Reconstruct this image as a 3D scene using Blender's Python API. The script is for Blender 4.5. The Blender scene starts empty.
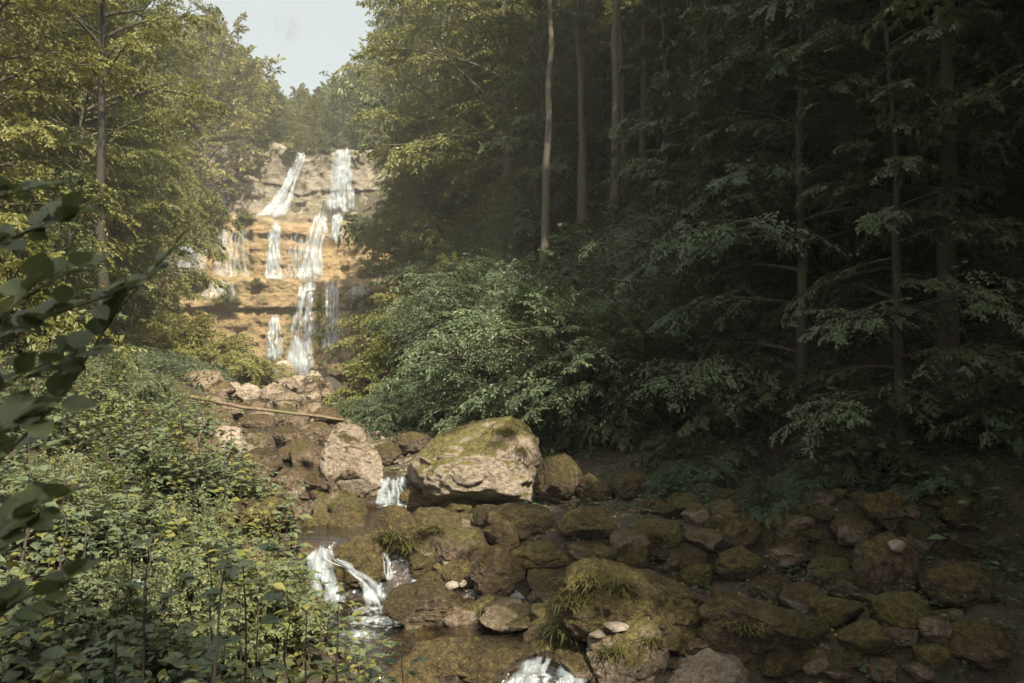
import bpy, math, random
import numpy as np
from mathutils import Vector

# ------------------------------------------------------------------ camera, sky, sun, exposure
S = bpy.context.scene
COL = S.collection
R = math.radians
F = 796.0                       # focal length in pixels of a 1024 wide picture
PITCH = R(3.0)
EYE = np.array((0.0, 0.0, 2.6))
cam_data = bpy.data.cameras.new('camera')
cam_data.lens = 28.0; cam_data.sensor_width = 36.0
cam_data.clip_start = 0.05; cam_data.clip_end = 2000
cam_data.dof.use_dof = True; cam_data.dof.focus_distance = 12.0; cam_data.dof.aperture_fstop = 4.0
cam = bpy.data.objects.new('camera', cam_data)
cam.location = EYE; cam.rotation_euler = (R(90) + PITCH, 0, 0)
COL.objects.link(cam); S.camera = cam

SUN_DIR = Vector((0.30, -0.60, 0.74)).normalized()      # towards the sun: right of and behind the photographer
SUN_EL = math.asin(SUN_DIR.z); SUN_AZ = math.atan2(SUN_DIR.x, SUN_DIR.y)
W = bpy.data.worlds.new('World'); S.world = W; W.use_nodes = True
nt = W.node_tree; nt.nodes.clear()
sky = nt.nodes.new('ShaderNodeTexSky'); sky.sky_type = 'NISHITA'; sky.sun_disc = False
sky.sun_elevation = SUN_EL; sky.sun_rotation = SUN_AZ; sky.dust_density = 4.0; sky.air_density = 1.0; sky.ozone_density = 1.0
tc = nt.nodes.new('ShaderNodeTexCoord')
cn = nt.nodes.new('ShaderNodeTexNoise'); cn.inputs['Scale'].default_value = 2.2; cn.inputs['Detail'].default_value = 6
nt.links.new(tc.outputs['Generated'], cn.inputs['Vector'])
cr = nt.nodes.new('ShaderNodeMapRange'); cr.inputs[1].default_value = 0.3; cr.inputs[2].default_value = 0.7
cr.inputs[3].default_value = 0.72; cr.inputs[4].default_value = 0.9
nt.links.new(cn.outputs['Fac'], cr.inputs[0])
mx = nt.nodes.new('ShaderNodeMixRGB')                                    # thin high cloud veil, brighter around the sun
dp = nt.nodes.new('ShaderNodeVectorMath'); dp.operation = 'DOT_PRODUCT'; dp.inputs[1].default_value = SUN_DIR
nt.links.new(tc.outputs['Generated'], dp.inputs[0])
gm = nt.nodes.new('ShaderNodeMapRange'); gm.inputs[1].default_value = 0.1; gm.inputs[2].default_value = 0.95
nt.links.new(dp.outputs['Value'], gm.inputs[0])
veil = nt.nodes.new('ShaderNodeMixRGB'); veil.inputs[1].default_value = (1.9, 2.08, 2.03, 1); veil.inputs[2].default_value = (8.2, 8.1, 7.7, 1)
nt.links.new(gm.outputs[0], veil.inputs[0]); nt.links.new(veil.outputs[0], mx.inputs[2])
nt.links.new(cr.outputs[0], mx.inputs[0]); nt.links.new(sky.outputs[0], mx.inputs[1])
bg = nt.nodes.new('ShaderNodeBackground'); bg.inputs['Strength'].default_value = 0.10
wo = nt.nodes.new('ShaderNodeOutputWorld')
_a, _b = (285 - 512) / F, (341.5 - 28) / F
wisp_dir = Vector((_a, math.cos(PITCH) - _b * math.sin(PITCH), math.sin(PITCH) + _b * math.cos(PITCH))).normalized()
wd_ = nt.nodes.new('ShaderNodeVectorMath'); wd_.operation = 'DOT_PRODUCT'; wd_.inputs[1].default_value = wisp_dir
nt.links.new(tc.outputs['Generated'], wd_.inputs[0])
wm_ = nt.nodes.new('ShaderNodeMapRange'); wm_.inputs[1].default_value = 0.9996; wm_.inputs[2].default_value = 1.0
nt.links.new(wd_.outputs['Value'], wm_.inputs[0])
wn_ = nt.nodes.new('ShaderNodeTexNoise'); wn_.inputs['Scale'].default_value = 38; wn_.inputs['Detail'].default_value = 4
nt.links.new(tc.outputs['Generated'], wn_.inputs['Vector'])
wq_ = nt.nodes.new('ShaderNodeMath'); wq_.operation = 'MULTIPLY'; nt.links.new(wm_.outputs[0], wq_.inputs[0]); nt.links.new(wn_.outputs['Fac'], wq_.inputs[1])
wr_ = nt.nodes.new('ShaderNodeMapRange'); wr_.inputs[1].default_value = 0.33; wr_.inputs[2].default_value = 0.58; wr_.inputs[4].default_value = 0.6
nt.links.new(wq_.outputs[0], wr_.inputs[0])
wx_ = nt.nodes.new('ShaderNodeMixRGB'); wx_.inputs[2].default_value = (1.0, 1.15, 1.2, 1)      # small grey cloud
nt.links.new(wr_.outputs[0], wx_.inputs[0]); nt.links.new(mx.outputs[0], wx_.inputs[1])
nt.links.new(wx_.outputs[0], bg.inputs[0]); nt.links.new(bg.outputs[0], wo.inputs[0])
WORLD_MIX = (nt, mx, bg, tc)

sun_d = bpy.data.lights.new('sun', 'SUN'); sun_d.energy = 5.0; sun_d.angle = R(0.6); sun_d.color = (1.0, 0.91, 0.74)
sun = bpy.data.objects.new('sun', sun_d); COL.objects.link(sun)
sun.rotation_euler = SUN_DIR.to_track_quat('Z', 'Y').to_euler(); sun.location = (20, -20, 60)

S.view_settings.view_transform = 'Standard'; S.view_settings.look = 'None'
S.view_settings.exposure = 1.75; S.view_settings.gamma = 1.0
S.render.engine = 'CYCLES'
S.cycles.use_denoising = True
S.cycles.max_bounces = 6; S.cycles.diffuse_bounces = 3; S.cycles.glossy_bounces = 2
S.cycles.transmission_bounces = 4; S.cycles.transparent_max_bounces = 10; S.cycles.volume_bounces = 0
S.cycles.caustics_reflective = False; S.cycles.caustics_refractive = False
S.cycles.sample_clamp_indirect = 4.0

rng = np.random.default_rng(11)
HAZE = 0.0009

# ------------------------------------------------------------------ small maths
CP, SP = math.cos(PITCH), math.sin(PITCH)
def at(px, py, y):
    """world point seen at pixel (px, py) of the photograph, y metres in front of the camera"""
    a = (px - 512.0) / F; b = (341.5 - py) / F
    d = np.array((a, CP - b * SP, SP + b * CP))
    return EYE + d * (y / d[1])
def to_px(p):
    q = np.asarray(p, float) - EYE
    f = q[..., 1] * CP + q[..., 2] * SP; u = -q[..., 1] * SP + q[..., 2] * CP
    return 512 + F * q[..., 0] / f, 341.5 - F * u / f
def norm(v):
    return v / np.maximum(np.linalg.norm(v, axis=-1, keepdims=True), 1e-9)
def hash3(ix, iy, iz, seed):
    h = (ix.astype(np.int64) * 374761393 + iy.astype(np.int64) * 668265263 + iz.astype(np.int64) * 2147483647 + seed * 974634541) & 0xffffffff
    h = ((h ^ (h >> 13)) * 1274126177) & 0xffffffff
    h = ((h ^ (h >> 16)) * 2246822519) & 0xffffffff
    return ((h ^ (h >> 15)) & 0xffff) / 65535.0
def vnoise(x, y, z=0.0, seed=0):
    x, y, z = np.broadcast_arrays(np.asarray(x, float), np.asarray(y, float), np.asarray(z, float))
    ix, iy, iz = np.floor(x), np.floor(y), np.floor(z)
    fx, fy, fz = x - ix, y - iy, z - iz
    fx, fy, fz = [f * f * f * (f * (f * 6 - 15) + 10) for f in (fx, fy, fz)]
    o = 0
    for a in (0, 1):
        for b in (0, 1):
            for c in (0, 1):
                w = (fx if a else 1 - fx) * (fy if b else 1 - fy) * (fz if c else 1 - fz)
                o = o + w * hash3(ix + a, iy + b, iz + c, seed)
    return o * 2 - 1
def fbm(x, y, z=0.0, seed=0, oct=4):
    o, a, f = 0, 0.5, 1.0
    for k in range(oct):
        o = o + a * vnoise(np.asarray(x) * f, np.asarray(y) * f, np.asarray(z) * f, seed + k); a *= 0.5; f *= 2.03
    return o
def sstep(a, b, x):
    t = np.clip((x - a) / (b - a), 0, 1); return t * t * (3 - 2 * t)

# ------------------------------------------------------------------ mesh and object helpers
def mesh_np(name, V, faces=None, quads=None, tris=None, smooth=True, uv=None):
    me = bpy.data.meshes.new(name)
    V = np.ascontiguousarray(V, dtype=np.float32).reshape(-1, 3)
    parts = []
    if quads is not None and len(quads): parts.append(np.asarray(quads, np.int32).reshape(-1, 4))
    if tris is not None and len(tris): parts.append(np.asarray(tris, np.int32).reshape(-1, 3))
    loops = np.concatenate([p.ravel() for p in parts])
    tot = np.concatenate([np.full(len(p), p.shape[1], np.int32) for p in parts])
    st = np.concatenate([[0], np.cumsum(tot)[:-1]]).astype(np.int32)
    me.vertices.add(len(V)); me.vertices.foreach_set('co', V.ravel())
    me.loops.add(len(loops)); me.loops.foreach_set('vertex_index', loops)
    me.polygons.add(len(tot)); me.polygons.foreach_set('loop_start', st); me.polygons.foreach_set('loop_total', tot)
    me.polygons.foreach_set('use_smooth', np.full(len(tot), smooth, bool))
    if uv is not None:
        l = me.uv_layers.new(name='uv'); l.data.foreach_set('uv', np.asarray(uv, np.float32)[loops].ravel())
    me.update(calc_edges=True); me.validate()
    return me
def link(name, me, mat=None, parent=None, loc=None):
    o = bpy.data.objects.new(name, me); COL.objects.link(o)
    if mat is not None: me.materials.append(mat)
    if parent is not None: o.parent = parent
    if loc is not None: o.location = loc
    return o
def tag(o, label=None, cat=None, group=None, kind=None):
    if label: o['label'] = label
    if cat: o['category'] = cat
    if group: o['group'] = group
    if kind: o['kind'] = kind
    return o
def empty(name, loc, label, cat, group=None, rz=0.0):
    o = bpy.data.objects.new(name, None); COL.objects.link(o); o.location = loc; o.rotation_euler = (0, 0, rz)
    o.empty_display_size = 0.2
    return tag(o, label, cat, group)
def dup(root, loc, rz, scale, label, group=None, tilt=(0, 0)):
    r = root.copy(); COL.objects.link(r); r.location = loc; r.rotation_euler = (tilt[0], tilt[1], rz); r.scale = scale
    r['label'] = label
    if group: r['group'] = group
    elif 'group' in r: del r['group']
    for ch in root.children:
        c = ch.copy(); COL.objects.link(c); c.parent = r
        for g in ch.children:
            d = g.copy(); COL.objects.link(d); d.parent = c
    return r
def grid_quads(n, m):
    i = np.arange(n * m).reshape(n, m)
    return np.stack([i[:-1, :-1], i[:-1, 1:], i[1:, 1:], i[1:, :-1]], -1).reshape(-1, 4)
def tubes(P, Rr, sides=6):
    """P (N,K,3) curves, Rr (N,K) radii -> verts, quads"""
    N, K, _ = P.shape
    T = np.gradient(P, axis=1); T = norm(T)
    ref = np.where(np.abs(T[..., 2:3]) > 0.9, np.array((1.0, 0, 0)), np.array((0, 0, 1.0)))
    A = norm(np.cross(T, ref)); B = np.cross(T, A)
    th = np.arange(sides) / sides * 2 * np.pi
    V = P[:, :, None, :] + Rr[:, :, None, None] * (A[:, :, None, :] * np.cos(th)[None, None, :, None] + B[:, :, None, :] * np.sin(th)[None, None, :, None])
    idx = np.arange(N * K * sides).reshape(N, K, sides)
    a = idx[:, :-1, :]; b = idx[:, 1:, :]
    q = np.stack([a, np.roll(a, -1, 2), np.roll(b, -1, 2), b], -1).reshape(-1, 4)
    return V.reshape(-1, 3), q
def merge(chunks):
    vs, qs, n = [], [], 0
    for v, q in chunks:
        vs.append(v); qs.append(q + n); n += len(v)
    return np.concatenate(vs), np.concatenate(qs)

# ------------------------------------------------------------------ materials
def new_mat(name):
    m = bpy.data.materials.new(name); m.use_nodes = True; m.node_tree.nodes.clear()
    return m, m.node_tree
def nd(t, ty, **kw):
    n = t.nodes.new(ty)
    for k, v in kw.items():
        if k in n.inputs: n.inputs[k].default_value = v
        else: setattr(n, k, v)
    return n
def ramp(t, stops):
    n = t.nodes.new('ShaderNodeValToRGB'); e = n.color_ramp.elements
    while len(e) < len(stops): e.new(0.5)
    for k, (p, c) in enumerate(stops):
        e[k].position = p; e[k].color = (*c, 1) if len(c) == 3 else c
    return n
def leaf_mat(name, cols, trans=0.3, rough=0.5, spec=0.35):
    m, t = new_mat(name); L = t.links.new
    g = nd(t, 'ShaderNodeNewGeometry'); oi = nd(t, 'ShaderNodeObjectInfo')
    ad = nd(t, 'ShaderNodeMath', operation='MULTIPLY_ADD'); ad.inputs[1].default_value = 0.45
    L(oi.outputs['Random'], ad.inputs[0])
    mu = nd(t, 'ShaderNodeMath', operation='MULTIPLY'); mu.inputs[1].default_value = 0.55
    L(g.outputs['Random Per Island'], mu.inputs[0]); L(mu.outputs[0], ad.inputs[2])
    n = len(cols); r = ramp(t, [(k / max(1, n - 1), c) for k, c in enumerate(cols)])
    L(ad.outputs[0], r.inputs[0])
    p = nd(t, 'ShaderNodeBsdfPrincipled', Roughness=rough); p.inputs['Specular IOR Level'].default_value = spec
    L(r.outputs[0], p.inputs['Base Color'])
    tr = nd(t, 'ShaderNodeBsdfTranslucent')
    hs = nd(t, 'ShaderNodeHueSaturation', Saturation=1.1, Value=1.25); hs.inputs['Hue'].default_value = 0.485
    L(r.outputs[0], hs.inputs['Color']); L(hs.outputs[0], tr.inputs[0])
    mixs = nd(t, 'ShaderNodeMixShader'); mixs.inputs[0].default_value = trans
    L(p.outputs[0], mixs.inputs[1]); L(tr.outputs[0], mixs.inputs[2])
    o = nd(t, 'ShaderNodeOutputMaterial'); L(mixs.outputs[0], o.inputs[0])
    return m
def bark_mat(name, c1, c2, mosscol=(0.05, 0.055, 0.02)):
    m, t = new_mat(name); L = t.links.new
    c = nd(t, 'ShaderNodeTexCoord'); mp = nd(t, 'ShaderNodeMapping'); mp.inputs['Scale'].default_value = (9, 9, 1.6)
    L(c.outputs['Object'], mp.inputs[0])
    n = nd(t, 'ShaderNodeTexNoise', Scale=2.0, Detail=8.0, Roughness=0.65); L(mp.outputs[0], n.inputs['Vector'])
    r = ramp(t, [(0.3, c1), (0.7, c2)]); L(n.outputs['Fac'], r.inputs[0])
    n2 = nd(t, 'ShaderNodeTexNoise', Scale=1.1, Detail=5.0); L(c.outputs['Object'], n2.inputs['Vector'])
    r2 = ramp(t, [(0.5, (0, 0, 0)), (0.62, (1, 1, 1))]); L(n2.outputs['Fac'], r2.inputs[0])
    mxx = nd(t, 'ShaderNodeMixRGB'); mxx.inputs[2].default_value = (*mosscol, 1)
    L(r2.outputs[0], mxx.inputs[0]); L(r.outputs[0], mxx.inputs[1])
    p = nd(t, 'ShaderNodeBsdfPrincipled', Roughness=0.9); L(mxx.outputs[0], p.inputs['Base Color'])
    b = nd(t, 'ShaderNodeBump', Strength=0.8, Distance=0.03); L(n.outputs['Fac'], b.inputs['Height']); L(b.outputs[0], p.inputs['Normal'])
    o = nd(t, 'ShaderNodeOutputMaterial'); L(p.outputs[0], o.inputs[0])
    return m
def rock_mat(name='rock'):
    """limestone with moss on the upward faces; obj.color R = moss cover, G = how pale the stone is"""
    m, t = new_mat(name); L = t.links.new
    c = nd(t, 'ShaderNodeTexCoord'); oi = nd(t, 'ShaderNodeObjectInfo'); g = nd(t, 'ShaderNodeNewGeometry')
    off = nd(t, 'ShaderNodeVectorMath', operation='ADD'); L(g.outputs['Position'], off.inputs[0]); off.inputs[1].default_value = (3.7, 1.3, 5.1)
    sc = nd(t, 'ShaderNodeSeparateColor'); L(oi.outputs['Color'], sc.inputs[0])
    n1 = nd(t, 'ShaderNodeTexNoise', Scale=2.2, Detail=9.0, Roughness=0.62); L(off.outputs[0], n1.inputs['Vector'])
    n2 = nd(t, 'ShaderNodeTexNoise', Scale=16.0, Detail=8.0, Roughness=0.7); L(off.outputs[0], n2.inputs['Vector'])
    n3 = nd(t, 'ShaderNodeTexNoise', Scale=60.0, Detail=4.0, Roughness=0.7); L(off.outputs[0], n3.inputs['Vector'])
    stone = ramp(t, [(0.28, (0.05, 0.034, 0.020)), (0.45, (0.13, 0.095, 0.062)), (0.66, (0.26, 0.21, 0.155)), (0.88, (0.40, 0.345, 0.28))])
    sh = nd(t, 'ShaderNodeMath', operation='MULTIPLY_ADD'); sh.inputs[1].default_value = 0.42; sh.inputs[2].default_value = -0.22
    L(sc.outputs[1], sh.inputs[0])
    a1 = nd(t, 'ShaderNodeMath', operation='MULTIPLY_ADD'); a1.inputs[1].default_value = 1.1; L(n2.outputs['Fac'], a1.inputs[0])
    a2 = nd(t, 'ShaderNodeMath', operation='MULTIPLY'); a2.inputs[1].default_value = 0.7; L(n1.outputs['Fac'], a2.inputs[0]); L(a2.outputs[0], a1.inputs[2])
    a4 = nd(t, 'ShaderNodeMath', operation='SUBTRACT'); a4.inputs[1].default_value = 0.4; L(a1.outputs[0], a4.inputs[0])
    a3 = nd(t, 'ShaderNodeMath', operation='ADD'); L(a4.outputs[0], a3.inputs[0]); L(sh.outputs[0], a3.inputs[1]); L(a3.outputs[0], stone.inputs[0])
    # speckles of lichen
    vo = nd(t, 'ShaderNodeTexVoronoi', Scale=22.0); L(off.outputs[0], vo.inputs['Vector'])
    vr = ramp(t, [(0.10, (1, 1, 1)), (0.2, (0, 0, 0))]); L(vo.outputs['Distance'], vr.inputs[0])
    lm = nd(t, 'ShaderNodeMath', operation='MULTIPLY'); L(vr.outputs[0], lm.inputs[0]); L(sc.outputs[1], lm.inputs[1])
    lich = nd(t, 'ShaderNodeMixRGB'); lich.inputs[2].default_value = (0.42, 0.38, 0.32, 1); L(lm.outputs[0], lich.inputs[0]); L(stone.outputs[0], lich.inputs[1])
    # moss
    mossc = ramp(t, [(0.15, (0.020, 0.013, 0.006)), (0.42, (0.060, 0.044, 0.016)), (0.62, (0.108, 0.088, 0.028)), (0.84, (0.175, 0.150, 0.050))])
    mm = nd(t, 'ShaderNodeMath', operation='MULTIPLY_ADD'); mm.inputs[1].default_value = 1.3; L(n3.outputs['Fac'], mm.inputs[0])
    mb = nd(t, 'ShaderNodeMath', operation='MULTIPLY'); mb.inputs[1].default_value = 1.5; L(n2.outputs['Fac'], mb.inputs[0]); L(mb.outputs[0], mm.inputs[2])
    mb2 = nd(t, 'ShaderNodeMath', operation='MULTIPLY_ADD'); mb2.inputs[1].default_value = 0.25; L(sc.outputs[2], mb2.inputs[0]); L(mm.outputs[0], mb2.inputs[2])
    ms = nd(t, 'ShaderNodeMath', operation='SUBTRACT'); ms.inputs[1].default_value = 1.02; L(mb2.outputs[0], ms.inputs[0]); L(ms.outputs[0], mossc.inputs[0])
    sx = nd(t, 'ShaderNodeSeparateXYZ'); L(g.outputs['Normal'], sx.inputs[0])
    k1 = nd(t, 'ShaderNodeMath', operation='MULTIPLY_ADD'); k1.inputs[1].default_value = 0.50; L(sx.outputs[2], k1.inputs[0])
    k2 = nd(t, 'ShaderNodeMath', operation='MULTIPLY_ADD'); k2.inputs[1].default_value = 1.25; k2.inputs[2].default_value = -0.98; L(sc.outputs[0], k2.inputs[0])
    L(k2.outputs[0], k1.inputs[2])
    k3 = nd(t, 'ShaderNodeMath', operation='MULTIPLY_ADD'); k3.inputs[1].default_value = 1.5; L(n1.outputs['Fac'], k3.inputs[0]); L(k1.outputs[0], k3.inputs[2])
    k4 = nd(t, 'ShaderNodeMath', operation='MULTIPLY_ADD'); k4.inputs[1].default_value = 0.7; L(n2.outputs['Fac'], k4.inputs[0]); L(k3.outputs[0], k4.inputs[2])
    mr = nd(t, 'ShaderNodeMapRange'); mr.inputs[1].default_value = 0.92; mr.inputs[2].default_value = 1.12; L(k4.outputs[0], mr.inputs[0])
    hv_ = nd(t, 'ShaderNodeMapRange'); hv_.inputs[3].default_value = 0.6; hv_.inputs[4].default_value = 1.1; L(oi.outputs['Random'], hv_.inputs[0])
    hh_ = nd(t, 'ShaderNodeMath', operation='MULTIPLY_ADD'); hh_.inputs[1].default_value = 0.022; hh_.inputs[2].default_value = 0.486; L(sc.outputs[2], hh_.inputs[0])
    hs_ = nd(t, 'ShaderNodeHueSaturation'); L(hv_.outputs[0], hs_.inputs['Value']); L(hh_.outputs[0], hs_.inputs['Hue']); L(mossc.outputs[0], hs_.inputs['Color'])
    mix = nd(t, 'ShaderNodeMixRGB'); L(mr.outputs[0], mix.inputs[0]); L(lich.outputs[0], mix.inputs[1]); L(hs_.outputs[0], mix.inputs[2])
    p = nd(t, 'ShaderNodeBsdfPrincipled', Roughness=0.85); p.inputs['Specular IOR Level'].default_value = 0.25
    L(mix.outputs[0], p.inputs['Base Color'])
    hgt = nd(t, 'ShaderNodeMath', operation='MULTIPLY_ADD'); hgt.inputs[1].default_value = 0.35; L(n3.outputs['Fac'], hgt.inputs[0]); L(n2.outputs['Fac'], hgt.inputs[2])
    b = nd(t, 'ShaderNodeBump', Strength=1.0, Distance=0.10); L(hgt.outputs[0], b.inputs['Height']); L(b.outputs[0], p.inputs['Normal'])
    o = nd(t, 'ShaderNodeOutputMaterial'); L(p.outputs[0], o.inputs[0])
    return m
def cliff_mat():
    m, t = new_mat('cliff'); L = t.links.new
    c = nd(t, 'ShaderNodeTexCoord')
    mp = nd(t, 'ShaderNodeMapping'); mp.inputs['Scale'].default_value = (0.22, 0.12, 0.6); L(c.outputs['Object'], mp.inputs[0])
    n1 = nd(t, 'ShaderNodeTexNoise', Scale=2.0, Detail=10.0, Roughness=0.74); L(mp.outputs[0], n1.inputs['Vector'])
    n2 = nd(t, 'ShaderNodeTexNoise', Scale=0.30, Detail=10.0, Roughness=0.76); L(c.outputs['Object'], n2.inputs['Vector'])
    mp3 = nd(t, 'ShaderNodeMapping'); mp3.inputs['Scale'].default_value = (1.6, 0.5, 0.12); L(c.outputs['Object'], mp3.inputs[0])
    n3 = nd(t, 'ShaderNodeTexNoise', Scale=1.6, Detail=8.0, Roughness=0.7); L(mp3.outputs[0], n3.inputs['Vector'])
    base = ramp(t, [(0.36, (0.040, 0.026, 0.014)), (0.45, (0.17, 0.108, 0.050)), (0.53, (0.28, 0.19, 0.09)), (0.68, (0.38, 0.30, 0.19))])
    s = nd(t, 'ShaderNodeMath', operation='MULTIPLY_ADD'); s.inputs[1].default_value = 0.5; L(n1.outputs['Fac'], s.inputs[0])
    s2 = nd(t, 'ShaderNodeMath', operation='MULTIPLY'); s2.inputs[1].default_value = 0.5; L(n2.outputs['Fac'], s2.inputs[0]); L(s2.outputs[0], s.inputs[2])
    L(s.outputs[0], base.inputs[0])
    # streaks of algae and calcite running down the wall
    st = ramp(t, [(0.42, (0, 0, 0)), (0.62, (1, 1, 1))]); L(n3.outputs['Fac'], st.inputs[0])
    mA = nd(t, 'ShaderNodeMixRGB'); mA.inputs[2].default_value = (0.19, 0.142, 0.055, 1)
    f = nd(t, 'ShaderNodeMath', operation='MULTIPLY'); f.inputs[1].default_value = 0.55; L(st.outputs[0], f.inputs[0]); L(f.outputs[0], mA.inputs[0]); L(base.outputs[0], mA.inputs[1])
    # pale bare slabs of the upper tier
    sx = nd(t, 'ShaderNodeSeparateXYZ'); L(c.outputs['Object'], sx.inputs[0])
    up = nd(t, 'ShaderNodeMapRange'); up.inputs[1].default_value = 20.5; up.inputs[2].default_value = 23.5; L(sx.outputs[2], up.inputs[0])
    fu = nd(t, 'ShaderNodeMath', operation='MULTIPLY'); fu.inputs[1].default_value = 0.85; L(up.outputs[0], fu.inputs[0])
    slab = ramp(t, [(0.38, (0.085, 0.070, 0.052)), (0.62, (0.27, 0.245, 0.195))]); L(s.outputs[0], slab.inputs[0])
    mB = nd(t, 'ShaderNodeMixRGB'); L(fu.outputs[0], mB.inputs[0]); L(mA.outputs[0], mB.inputs[1]); L(slab.outputs[0], mB.inputs[2])
    # moss
    n4 = nd(t, 'ShaderNodeTexNoise', Scale=0.5, Detail=9.0, Roughness=0.7); L(c.outputs['Object'], n4.inputs['Vector'])
    mo = ramp(t, [(0.52, (0, 0, 0)), (0.63, (1, 1, 1))]); L(n4.outputs['Fac'], mo.inputs[0])
    fm = nd(t, 'ShaderNodeMath', operation='MULTIPLY'); fm.inputs[1].default_value = 0.85; L(mo.outputs[0], fm.inputs[0])
    mC = nd(t, 'ShaderNodeMixRGB'); mC.inputs[2].default_value = (0.10, 0.095, 0.028, 1); L(fm.outputs[0], mC.inputs[0]); L(mB.outputs[0], mC.inputs[1])
    p = nd(t, 'ShaderNodeBsdfPrincipled', Roughness=0.6); L(mC.outputs[0], p.inputs['Base Color'])
    b = nd(t, 'ShaderNodeBump', Strength=1.0, Distance=1.6); L(s.outputs[0], b.inputs['Height']); L(b.outputs[0], p.inputs['Normal'])
    o = nd(t, 'ShaderNodeOutputMaterial'); L(p.outputs[0], o.inputs[0])
    return m
def ground_mat():
    m, t = new_mat('forest_soil'); L = t.links.new
    c = nd(t, 'ShaderNodeTexCoord')
    n1 = nd(t, 'ShaderNodeTexNoise', Scale=1.3, Detail=9.0, Roughness=0.65); L(c.outputs['Object'], n1.inputs['Vector'])
    n2 = nd(t, 'ShaderNodeTexNoise', Scale=28.0, Detail=5.0, Roughness=0.7); L(c.outputs['Object'], n2.inputs['Vector'])
    vo = nd(t, 'ShaderNodeTexVoronoi', Scale=18.0); L(c.outputs['Object'], vo.inputs['Vector'])
    a = nd(t, 'ShaderNodeMath', operation='MULTIPLY_ADD'); a.inputs[1].default_value = 0.55; L(n2.outputs['Fac'], a.inputs[0])
    a2 = nd(t, 'ShaderNodeMath', operation='MULTIPLY'); a2.inputs[1].default_value = 0.45; L(n1.outputs['Fac'], a2.inputs[0]); L(a2.outputs[0], a.inputs[2])
    r = ramp(t, [(0.35, (0.012, 0.008, 0.005)), (0.5, (0.032, 0.022, 0.012)), (0.6, (0.045, 0.035, 0.015)), (0.74, (0.10, 0.07, 0.042))]); L(a.outputs[0], r.inputs[0])
    n5 = nd(t, 'ShaderNodeTexNoise', Scale=0.9, Detail=8.0, Roughness=0.7); L(c.outputs['Object'], n5.inputs['Vector'])
    r5 = ramp(t, [(0.48, (0, 0, 0)), (0.60, (1, 1, 1))]); L(n5.outputs['Fac'], r5.inputs[0])
    m5 = nd(t, 'ShaderNodeMixRGB'); m5.inputs[2].default_value = (0.034, 0.036, 0.010, 1); L(r5.outputs[0], m5.inputs[0]); L(r.outputs[0], m5.inputs[1])
    p = nd(t, 'ShaderNodeBsdfPrincipled', Roughness=0.8); L(m5.outputs[0], p.inputs['Base Color'])
    h = nd(t, 'ShaderNodeMath', operation='SUBTRACT'); L(n2.outputs['Fac'], h.inputs[0]); L(vo.outputs['Distance'], h.inputs[1])
    b = nd(t, 'ShaderNodeBump', Strength=0.9, Distance=0.05); L(h.outputs[0], b.inputs['Height']); L(b.outputs[0], p.inputs['Normal'])
    o = nd(t, 'ShaderNodeOutputMaterial'); L(p.outputs[0], o.inputs[0])
    return m
def water_mat():
    m, t = new_mat('stream_water'); L = t.links.new
    c = nd(t, 'ShaderNodeTexCoord')
    n = nd(t, 'ShaderNodeTexNoise', Scale=9.0, Detail=4.0, Roughness=0.6, Distortion=0.8); L(c.outputs['Object'], n.inputs['Vector'])
    b = nd(t, 'ShaderNodeBump', Strength=0.55, Distance=0.05); L(n.outputs['Fac'], b.inputs['Height'])
    gl = nd(t, 'ShaderNodeBsdfGlossy', Roughness=0.06); L(b.outputs[0], gl.inputs['Normal'])
    tr = nd(t, 'ShaderNodeBsdfTransparent'); tr.inputs[0].default_value = (0.72, 0.62, 0.45, 1)
    fr = nd(t, 'ShaderNodeFresnel', IOR=1.33); L(b.outputs[0], fr.inputs['Normal'])
    f2 = nd(t, 'ShaderNodeMath', operation='MULTIPLY_ADD'); f2.inputs[1].default_value = 1.7; f2.inputs[2].default_value = 0.03; f2.use_clamp = True; L(fr.outputs[0], f2.inputs[0])
    mx_ = nd(t, 'ShaderNodeMixShader'); L(f2.outputs[0], mx_.inputs[0]); L(tr.outputs[0], mx_.inputs[1]); L(gl.outputs[0], mx_.inputs[2])
    o = nd(t, 'ShaderNodeOutputMaterial'); L(mx_.outputs[0], o.inputs[0])
    return m
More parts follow.
